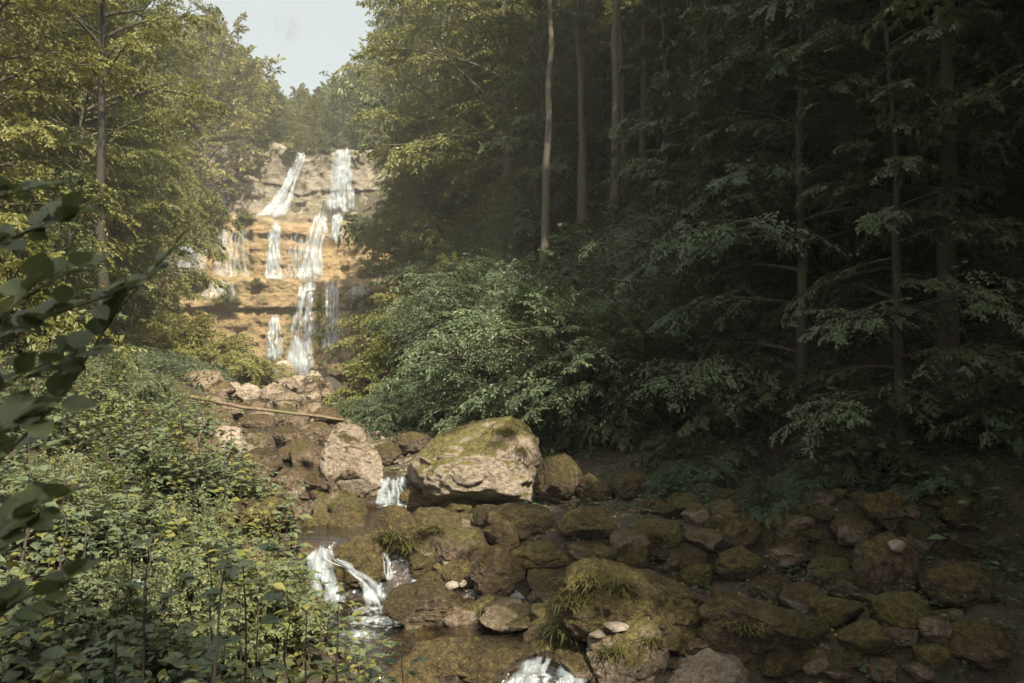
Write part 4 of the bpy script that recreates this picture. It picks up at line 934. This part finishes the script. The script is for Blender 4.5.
rg = np.random.default_rng(5)
nst = 0
for k in range(6000):
    if nst >= 298: break
    if k % 2:
        px, py = rg.uniform(395, 960), rg.uniform(495, 683)
        if px > 680 and rg.random() < 0.3: continue
    else:
        px, py = rg.uniform(200, 350), rg.uniform(380, 535)
    a_ = at(px, py, 1.0) - EYE
    ok, loc, _n, _i, ob, _m = S.ray_cast(DG, Vector(EYE), Vector(a_).normalized())
    if not ok or ob.name.split('.')[0] not in ('ground', 'stream', 'haze'): continue
    g = ground_hit(px, py); d = float(g[0] - xs(g[1]))
    if g[1] > 80 or d > 8.5 or d < -2.6: continue
    wpx = rg.choice([rg.uniform(12, 20), rg.uniform(20, 46)], p=[.45, .55]) * (1.0 if py > 430 else 0.8)
    r_ = wpx * g[1] / F / 2
    o = link('stone', SM[rg.integers(14)]); o.location = (g[0], g[1], g[2] + r_ * 0.42)
    o.rotation_euler = (rg.uniform(-.3, .3), rg.uniform(-.3, .3), rg.uniform(0, 6.28)); o.scale = (r_ * rg.uniform(.9, 1.3), r_ * rg.uniform(.8, 1.2), r_ * rg.uniform(.6, .95))
    far = py < 500 and px < 360
    o.color = (rg.uniform(0.25, 0.6) if far else rg.uniform(0.4, 0.95), rg.uniform(0.3, 0.9), rg.uniform(0, 0.3) if far else rg.uniform(0.1, 0.9), 1)
    tag(o, 'small brown stone lying in the rocky upper stream' if far else 'small mossy stone between the foreground boulders', 'stone',
        'small stones of the upper stream' if far else 'small stones between the foreground boulders')
    nst += 1
print('stones', nst)
# ------------------------------------------------------------------ cascades of the stream
def cascade(label, pts, widths, mat='cascade', seed=0, bulge=0.05, lift=0.03):
    P = np.array([at(px, py, y) for px, py, y in pts]); wm = np.array(widths) * 9.5 / F
    o = ribbon('cascade', P, wm * 1.1, M[mat], 10, 60, bulge, lift, 0.16, seed + 60, None, 3)
    return tag(o, label, 'cascade', 'small white falls in the stream')
cascade('white cascade arm bending left around the wet brown rock', [(325, 545, 9.75), (321, 556, 9.62), (322, 572, 9.5), (327, 588, 9.35), (330, 604, 9.2)], [14, 16, 18, 22, 30], seed=1)
cascade('white cascade arm arching right over the wet brown rock', [(326, 547, 9.72), (334, 560, 9.55), (350, 568, 9.4), (366, 580, 9.25), (376, 594, 9.12), (380, 606, 9.0)], [10, 12, 12, 14, 18, 30], seed=2)
cascade('thin trickle beside the mossy boulder above the cascade', [(384, 552, 9.7), (388, 566, 9.6), (391, 580, 9.45)], [5, 5, 7], seed=3)
cascade('left fall of the small double fall by the largest boulder', [(388, 477, 12.6), (388, 490, 12.45), (387, 508, 12.3)], [15, 16, 20], seed=4)
cascade('right fall of the small double fall by the largest boulder', [(401, 476, 12.6), (402, 490, 12.45), (402, 508, 12.3)], [11, 12, 14], seed=5)
cascade('white little fall at the bottom edge between two rocks', [(540, 655, 7.55), (534, 668, 7.4), (530, 690, 7.1)], [14, 18, 24], seed=6)
cascade('thin fall at the bottom edge beside the square mossy rock', [(566, 656, 7.55), (570, 668, 7.4), (576, 690, 7.1)], [12, 14, 20], seed=7)
cascade('tiny trickle left of the round brown stone in the upper stream', [(284, 488, 13.0), (285, 498, 12.8), (284, 510, 12.6)], [7, 7, 9], seed=8)
cascade('tiny white trickle between the upper stream boulders', [(281, 430, 19), (280, 440, 18.6), (277, 452, 18)], [10, 9, 10], seed=9)
def foam(x, y, z, rx, ry, seed):
    n, m = 26, 20
    a = np.linspace(0, 2 * np.pi, n); r = np.linspace(0, 1, m)
    A, RR = np.meshgrid(a, r)
    Xf = x + rx * RR * np.cos(A); Yf = y + ry * RR * np.sin(A)
    Zf = z + 0.05 * (1 - RR ** 2) + 0.05 * (1 - RR) * fbm(Xf * 9, Yf * 9, 0, seed, 3)
    me = mesh_np('foam', np.stack([Xf, Yf, Zf], -1), quads=grid_quads(m, n), uv=np.stack([Xf, Yf], -1).reshape(-1, 2))
    e = me.attributes.new('edge', 'FLOAT', 'POINT'); e.data.foreach_set('value', (1.0 - RR ** 1.2).astype(np.float32).ravel())
    o = link('foam', me, M['foam']); o['kind'] = 'stuff'; o['label'] = 'white foam spreading on the pool below the cascade'; o['category'] = 'foam'
p = at(372, 606, 9.0); foam(p[0], 9.0, 0.05, 0.42, 0.34, 3)
p = at(330, 604, 9.2); foam(p[0], 9.15, 0.05, 0.25, 0.2, 4)
p = at(372, 622, 8.6); foam(p[0], 8.6, 0.045, 0.5, 0.4, 6)
p = at(392, 508, 12.3); foam(p[0], 12.15, 0.71, 0.32, 0.22, 7)
p = at(355, 640, 8.1); foam(p[0], 8.1, 0.045, 0.45, 0.35, 8)

# pale loose stones lying on the rocks
bpy.context.view_layer.update(); DG = bpy.context.evaluated_depsgraph_get()
for px, py, w, h, sd_, lab in [(897, 546, 17, 13, 400, 'white stone sitting on the tall dark rock in the right shade'), (616, 627, 26, 9, 401, 'flat pale stone on top of the square mossy rock at the bottom'),
        (597, 634, 17, 8, 402, 'small pale stone left of the flat pale one on the square mossy rock'), (452, 586, 14, 9, 403, 'white stone wedged left of the dark round boulder'), (462, 583, 10, 8, 404, 'small white stone beside the white wedged one')]:
    stone_on(px, py, float(ray(px, py + h * 0.4)[1]), w, h, lab, sd_, 1.1, 0.0)
# gravel of the stream bed
rg = np.random.default_rng(15)
gy_ = rg.uniform(6.5, 30, 5200) ; gxx = xs(gy_) + rg.uniform(-1, 1, 5200) * np.where(gy_ < 12, 3.2, 1.9) + np.where(gy_ < 12, 1.9, 0)
import bmesh as _b
_m = _b.new(); _b.ops.create_icosphere(_m, subdivisions=1, radius=1.0); V1 = np.array([v.co[:] for v in _m.verts]); T1 = np.array([[v.index for v in f.verts] for f in _m.faces]); _m.free()
rr = rg.uniform(0.012, 0.05, 5200) * np.where(gy_ > 13, 1.5, 1)
scl = np.stack([rr * rg.uniform(.8, 1.5, 5200), rr * rg.uniform(.8, 1.4, 5200), rr * rg.uniform(.4, .8, 5200)], -1)
GV = np.stack([gxx, gy_, terr(gxx, gy_) + rr * 0.2], -1)[:, None] + V1[None] * scl[:, None] * (1 + 0.25 * rg.normal(0, 1, (5200, len(V1), 1)).clip(-1, 1))
GT = (T1[None] + (np.arange(5200) * len(V1))[:, None, None]).reshape(-1, 3)
o = link('gravel', mesh_np('gravel', GV, tris=GT, smooth=False), M['rock']); o.color = (0.35, 0.7, 0.2, 1); tag(o, 'loose gravel and pebbles of the stream bed', 'gravel', None, 'stuff')
# tufts of grass growing on some of the boulders
def tuft(px, py, n, ln, seed, owner):
    c = ray(px, py); rgk = np.random.default_rng(seed)
    az = rgk.uniform(0, 6.28, n); el = rgk.uniform(0.2, 1.3, n); L_ = ln * rgk.uniform(.5, 1.1, n)
    o0 = c + np.stack([rgk.normal(0, ln * .45, n), rgk.normal(0, ln * .25, n), rgk.normal(0, ln * .12, n) - 0.01], -1)
    d = np.stack([np.cos(az) * np.cos(el), np.sin(az) * np.cos(el) - .3, np.sin(el)], -1); sd = norm(np.cross(d, Zup))
    wv = 0.006
    V = []
    for u, wk in ((0, 1), (.5, .8), (1, .1)):
        cpt = o0 + d * (u * L_)[:, None] - Zup * (0.6 * L_ * u ** 2)[:, None]
        V += [cpt - sd * wv * wk, cpt + sd * wv * wk]
    V = np.stack(V, 1); k = (np.arange(n) * 6)[:, None]
    q = np.concatenate([k + np.array([0, 1, 3, 2]), k + np.array([2, 3, 5, 4])])
    mo = link('grass_tuft', mesh_np('grass_tuft', V - np.array(owner.location), quads=q), M['grass'], owner); return mo
BO = {o['label']: o for o in COL.objects if o.get('category') == 'boulder'}
def boul(t): return next(o for l, o in BO.items() if l.startswith(t))
for px, py, n, ln, key in [(575, 600, 260, .22, 'big flat'), (590, 580, 220, .2, 'big flat'), (560, 625, 220, .22, 'big flat'), (620, 585, 160, .16, 'big flat'), (392, 535, 260, .2, 'grassy brown'), (404, 545, 240, .2, 'grassy brown'),
        (612, 650, 160, .15, 'square mossy'), (650, 640, 120, .14, 'square mossy'), (745, 625, 160, .18, 'sloping brown'), (430, 528, 160, .15, 'tall mossy'), (505, 432, 160, .22, 'largest'), (520, 450, 140, .2, 'largest'), (655, 535, 150, .15, 'bright mossy hummock')]:
    tuft(px, py, n, ln, int(px * py), boul(key))

# ------------------------------------------------------------------ fallen wood
def pole(name, label, pts, r0, r1, mat, cat, sides=10, stubs=0, seed=0):
    pts = np.asarray(pts, float)
    k = np.linspace(0, 1, 24); t = np.linspace(0, 1, len(pts))
    P = np.stack([np.interp(k, t, pts[:, j]) for j in range(3)], -1)
    rgk = np.random.default_rng(seed); P += rgk.normal(0, r0 * 0.12, P.shape)
    rad = (r0 + (r1 - r0) * k) * (1 + rgk.normal(0, 0.05, 24)); rad[0] *= 0.7; rad[-1] *= 0.7
    V, q = tubes(P[None], rad[None], sides)
    root = link(name, mesh_np(name, V, quads=q), M[mat])
    for s in range(stubs):
        i = rgk.integers(4, 20); d = norm(rgk.normal(0, 1, 3)); d[2] = abs(d[2]) * 0.3
        ln = r0 * rgk.uniform(2, 3.5)
        SP_ = P[i] + d[None] * np.linspace(0, 1, 4)[:, None] * ln
        sv, sq = tubes(SP_[None], np.linspace(r0 * 0.35, r0 * 0.15, 4)[None], 6)
        link('branch_stub', mesh_np('branch_stub', sv, quads=sq), M[mat], root)
    return tag(root, label, cat)
pole('fallen_log', 'long bare fallen log lying across the upper stream', [at(95, 372, 20.8), at(140, 384, 20.6), at(190, 396, 20.3), at(240, 407, 20.0), at(300, 414, 19.7), at(345, 420, 19.5)], 0.06, 0.035, 'bark_log', 'log', stubs=3, seed=4)
pole('fallen_branch', 'pale broken stick leaning on the mossy rocks right of centre', [at(588, 520, 11.6), at(612, 533, 11.3), at(642, 545, 11.0)], 0.03, 0.02, 'bark_log', 'branch', 7, 1, 5)
pole('fallen_branch', 'pale straight stick lying behind the big flat mossy boulder', [at(600, 576, 10.2), at(632, 575, 10.2), at(664, 573, 10.2)], 0.035, 0.022, 'bark_log', 'branch', 7, 1, 6)
pole('fallen_branch', 'bare pale stem leaning under the beech right of centre', [at(668, 400, 13), at(690, 378, 13.2), at(712, 340, 13.4)], 0.035, 0.02, 'bark_pale', 'branch', 7, 0, 7)

# ------------------------------------------------------------------ ground herbs, leaves, grass
def herb_arrays(rg, base, hgt, nleaf, size):
    """base (N,3) stems with whorls of leaves -> stems, leaves"""
    N = len(base)
    lean = rg.normal(0, 0.16, (N, 3)); lean[:, 2] = 1; lean = norm(lean)
    k = np.linspace(0, 1, 4)
    stem = base[:, None] + lean[:, None] * (hgt[:, None] * k)[..., None]
    sv = tubes(stem, np.repeat((0.004 * (1.2 - k))[None], N, 0), 3)
    u = np.clip(0.2 + 0.8 * (np.arange(nleaf)[None] + rg.uniform(0, 1, (N, nleaf))) / nleaf, 0, 1)
    az = np.arange(nleaf)[None] * 2.4 + rg.uniform(0, 6.28, (N, 1)) + rg.normal(0, 0.3, u.shape)
    P = base[:, None] + lean[:, None] * (hgt[:, None] * u)[..., None]
    d = np.stack([np.cos(az), np.sin(az), rg.normal(0.15, 0.25, az.shape)], -1); d = norm(d)
    off = rg.uniform(0.01, 0.06, az.shape)[..., None]
    P = P + d * off
    n = norm(np.stack([rg.normal(0, .3, az.shape), rg.normal(0, .3, az.shape), np.ones(az.shape)], -1))
    sz = (size[:, None] * rg.uniform(0.6, 1.2, u.shape) * (1.15 - 0.4 * u))
    return sv, (P.reshape(-1, 3), d.reshape(-1, 3), n.reshape(-1, 3), sz.ravel())
rg = np.random.default_rng(9)
def scatter_ground(n, fx, yr, dens=None):
    y = rg.uniform(yr[0], yr[1], n); x = fx(y, rg.random(n))
    return np.stack([x, y, terr(x, y)], -1)
b1 = scatter_ground(5200, lambda y, r: xs(y) - wl0(y) - 0.1 - 7 * r ** 1.1, (2.6, 16))
keep = vnoise(b1[:, 0] * 1.2, b1[:, 1] * 1.2, 0, 55) > -0.42
b1 = b1[keep]
b2 = scatter_ground(4200, lambda y, r: xs(y) - wl0(y) - 0.6 - 8 * r, (15, 36))
tp_ = to_px(b2 + np.array((0, 0, 0.5)))
b2 = b2[~((b2[:, 1] < 26) & (tp_[1] < 440) & (tp_[0] > 150) & (b2[:, 1] > 16))]
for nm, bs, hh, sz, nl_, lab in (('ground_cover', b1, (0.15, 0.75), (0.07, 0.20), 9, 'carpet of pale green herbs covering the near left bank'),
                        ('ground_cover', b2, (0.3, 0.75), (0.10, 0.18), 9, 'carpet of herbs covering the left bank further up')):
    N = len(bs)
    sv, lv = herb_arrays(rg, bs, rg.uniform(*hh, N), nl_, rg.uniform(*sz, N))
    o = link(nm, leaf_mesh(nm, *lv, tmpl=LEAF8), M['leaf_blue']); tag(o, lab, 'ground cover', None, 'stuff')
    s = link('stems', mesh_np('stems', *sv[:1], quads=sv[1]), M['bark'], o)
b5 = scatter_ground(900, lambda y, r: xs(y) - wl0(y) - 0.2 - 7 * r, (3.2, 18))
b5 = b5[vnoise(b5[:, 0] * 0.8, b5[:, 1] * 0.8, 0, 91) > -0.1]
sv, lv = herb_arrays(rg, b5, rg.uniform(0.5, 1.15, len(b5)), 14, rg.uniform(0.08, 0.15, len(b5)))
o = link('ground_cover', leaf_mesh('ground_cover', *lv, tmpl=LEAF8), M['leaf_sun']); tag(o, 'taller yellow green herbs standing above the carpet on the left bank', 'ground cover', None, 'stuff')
link('stems', mesh_np('stems', sv[0], quads=sv[1]), M['bark'], o)
b3 = scatter_ground(4200, lambda y, r: xs(y) + 2.2 + 8 * np.sqrt(r), (7, 20))
b3 = b3[vnoise(b3[:, 0] * 0.9, b3[:, 1] * 0.9, 0, 61) > 0.12 - 0.12 * (b3[:, 0] - xs(b3[:, 1]))]
sv, lv = herb_arrays(rg, b3, rg.uniform(0.08, 0.4, len(b3)), 8, rg.uniform(0.05, 0.10, len(b3)))
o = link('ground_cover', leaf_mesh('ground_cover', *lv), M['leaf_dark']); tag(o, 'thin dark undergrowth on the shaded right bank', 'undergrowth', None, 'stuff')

b4 = scatter_ground(8000, lambda y, r: xs(y) + np.interp(y, [0, 14, 18, 90], [7.6, 6.0, 4.6, 5]) + 22 * r, (9, 60))
sv, lv = herb_arrays(rg, b4, rg.uniform(0.4, 1.5, len(b4)), 10, rg.uniform(0.14, 0.26, len(b4)))
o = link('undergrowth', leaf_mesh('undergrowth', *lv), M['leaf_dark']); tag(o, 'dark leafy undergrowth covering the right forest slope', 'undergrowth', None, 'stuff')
# taller plants one can tell apart
def make_plant(name, label, seed, H, npair, size, mat='leaf_blue'):
    rgk = np.random.default_rng(seed); root = empty(name, (0, -500, 0), label, 'plant')
    k = np.linspace(0, 1, 10); w = np.cumsum(rgk.normal(0, 0.012, (10, 2)), 0); w[0] = 0
    P = np.stack([w[:, 0] + 0.08 * k * H, w[:, 1], k * H], -1)
    v, q = tubes(P[None], (0.010 * (1.15 - k))[None], 6); link('stem', mesh_np('stem', v, quads=q), M['bark'], root)
    pos, dr, nm, sz = [], [], [], []
    for j in range(npair):
        u = 0.22 + 0.78 * j / (npair - 1); c = np.array([np.interp(u, k, P[:, m]) for m in range(3)])
        a0 = j * 1.57 + rgk.normal(0, .3)
        for sgn in (0, np.pi):
            d = np.array((math.cos(a0 + sgn), math.sin(a0 + sgn), 0.25)); pet = size * rgk.uniform(.3, .9)
            for q_ in (-0.75, 0, 0.75):
                dd = np.array((math.cos(a0 + sgn + q_), math.sin(a0 + sgn + q_), rgk.normal(0.0, .15)))
                pos.append(c + d * pet); dr.append(dd); nm.append(norm(np.array((rgk.normal(0, .25), rgk.normal(0, .25), 1)))); sz.append(size * rgk.uniform(.7, 1.15) * (1.1 - 0.45 * u) * (1 if q_ == 0 else .8))
    link('foliage', leaf_mesh('foliage', np.array(pos), np.array(dr), np.array(nm), np.array(sz), LEAF8), M[mat], root)
    return root
PLANTS = [make_plant('leafy_plant', 'p', 300 + k, 1.0, (9, 11, 8, 12)[k], (0.12, 0.08, 0.14, 0.07)[k], ('leaf_blue', 'leaf_pale', 'leaf_blue', 'leaf_sun')[k]) for k in range(4)]
PL = [(205, 660, 4.6, 1.15, 'tall leafy stem in the middle of the left herbs'), (190, 690, 3.6, 1.3, 'tall thin stem beside the middle one in the left herbs'),
      (265, 690, 4.3, 1.35, 'leafy plant with bright palmate leaves at the edge of the herbs'), (300, 690, 4.9, 1.0, 'upright plant beside the stream at the bottom left'),
      (325, 695, 4.4, 0.75, 'low plant leaning over the stones at the bottom'), (150, 690, 3.8, 0.8, 'shaded plant among the herbs at the lower left'),
      (100, 700, 3.0, 0.75, 'dim plant near the dark lower left corner'), (240, 640, 5.6, 0.9, 'plant behind the bright palmate leaved one'),
      (370, 700, 4.6, 0.45, 'small plant at the bottom edge left of the stones'), (60, 690, 3.2, 0.9, 'dark plant at the left edge under the near leaves')]
for i, (px, py, y, h, lab) in enumerate(PL):
    g = at(px, py, y); z = float(terr(g[0], y)); h2 = h * 1.25
    src = PLANTS[i % 4]
    if i < 4:
        src.location = (g[0], y, z - 0.02); src.scale = (h2,) * 3; src.rotation_euler = (0, 0, rg.uniform(0, 6)); src['label'] = lab; src['group'] = 'tall plants on the near left bank'
    else:
        dup(src, (g[0], y, z - 0.02), rg.uniform(0, 6), (h2,) * 3, lab, 'tall plants on the near left bank')

for i in range(110):
    y = rg.uniform(3.6, 13); x = float(xs(y) - wl0(y)) - 0.1 - 5.5 * rg.random()
    if to_px(np.array((x, y, 1.0)))[0] < -20: continue
    dup(PLANTS[rg.integers(4)], (x, y, float(terr(x, y)) - 0.02), rg.uniform(0, 6), (rg.uniform(.7, 1.5),) * 3, 'leggy leafy stem rising out of the herb carpet on the left bank', 'leggy stems on the left bank')
_r = ray(492, 428); dup(PLANTS[1], tuple(_r - np.array((0, 0, 0.02))), 1.0, (0.32,) * 3, 'seedling growing on the crest of the largest boulder')
_r = ray(520, 428); dup(PLANTS[3], tuple(_r - np.array((0, 0, 0.02))), 2.0, (0.28,) * 3, 'second seedling on the right shoulder of the largest boulder')
# fallen leaves on the ground at right
y = rg.uniform(7, 13, 700); x = xs(y) + rg.uniform(1.5, 8, 700)
P = np.stack([x, y, terr(x, y) + 0.02], -1)
d = norm(np.stack([rg.normal(0, 1, 700), rg.normal(0, 1, 700), rg.normal(0, .2, 700)], -1)); n = norm(np.stack([rg.normal(0, .3, 700), rg.normal(0, .3, 700), np.ones(700)], -1))
o = link('leaf_litter', leaf_mesh('leaf_litter', P, d, n, rg.uniform(.04, .08, 700), LEAF8), M['litter']); tag(o, 'scattered orange fallen leaves on the right bank', 'leaf litter', None, 'stuff')

# near dark leafy bush at the left edge
bush = empty('hazel_bush', (at(-60, 600, 2.0)[0], 2.0, float(terr(at(-60, 600, 2.0)[0], 2.0))), 'dark out of focus leafy bush hanging in at the left edge', 'bush')
bl = np.array(bush.location)
STEMS = [([(-70, 560, 2.0), (-10, 470, 2.0), (60, 400, 2.0), (118, 310, 2.05), (170, 252, 2.1)], 15), ([(-80, 400, 1.9), (-10, 340, 1.9), (60, 312, 1.95), (138, 286, 2.0)], 15),
         ([(-80, 300, 1.8), (-20, 250, 1.8), (40, 228, 1.85), (70, 215, 1.9)], 12), ([(-80, 460, 1.7), (-20, 400, 1.7), (30, 370, 1.75), (80, 352, 1.8)], 14),
         ([(-80, 370, 1.6), (-30, 350, 1.6), (20, 300, 1.65), (75, 268, 1.7)], 13), ([(-90, 520, 1.6), (-40, 470, 1.6), (0, 430, 1.65), (50, 408, 1.7)], 13),
         ([(-90, 640, 1.6), (-30, 560, 1.6), (10, 520, 1.65), (50, 500, 1.7)], 13), ([(-90, 700, 1.6), (-30, 640, 1.6), (20, 600, 1.65), (70, 580, 1.7)], 13),
         ([(-90, 240, 1.7), (-30, 205, 1.7), (35, 188, 1.75)], 9)]
LEAFO = (np.array([(0, 0, 0), (.12, .25, .05), (.38, .42, .07), (.68, .34, .04), (.88, .13, -.03), (1.0, 0, -.10), (.88, -.13, -.03), (.68, -.34, .04), (.38, -.42, .07), (.12, -.25, .05), (.38, 0, -.01), (.68, 0, -.03)]),
         np.array([(0, 10, 2, 1), (10, 11, 3, 2), (11, 5, 4, 3), (0, 9, 8, 10), (10, 8, 7, 11), (11, 7, 6, 5)]))
rg = np.random.default_rng(31)
for pts, nlv in STEMS:
    P = np.array([at(*p) for p in pts]) - bl
    k = np.linspace(0, 1, 20); t = np.linspace(0, 1, len(P)); C = np.stack([np.interp(k, t, P[:, j]) for j in range(3)], -1)
    v, q = tubes(C[None], (0.006 - 0.004 * k)[None], 6)
    s = link('stem', mesh_np('stem', v, quads=q), M['bark'], bush)
    n_ = int(nlv * 1.8)
    u = np.linspace(0.25, 1, n_); c = np.stack([np.interp(u, k, C[:, j]) for j in range(3)], -1)
    tg = norm(np.stack([np.interp(u, k, np.gradient(C[:, j])) for j in range(3)], -1))
    nn = norm(np.stack([rg.normal(0, .35, n_), rg.normal(-.25, .35, n_), np.ones(n_)], -1))
    ang = np.where(np.arange(n_) % 2 == 0, 1, -1) * R(1) * rg.uniform(30, 75, n_); ang[-1] = 0
    d = norm(rot_about(tg, nn, ang) + rg.normal(0, .2, tg.shape))
    link('foliage', leaf_mesh('foliage', c + d * 0.02, d, nn, rg.uniform(.044, .076, n_), LEAFO), M['leaf_near'], s)
for i, m in enumerate(list(PROTO)):
    if m not in USED: print('unused prototype', m)
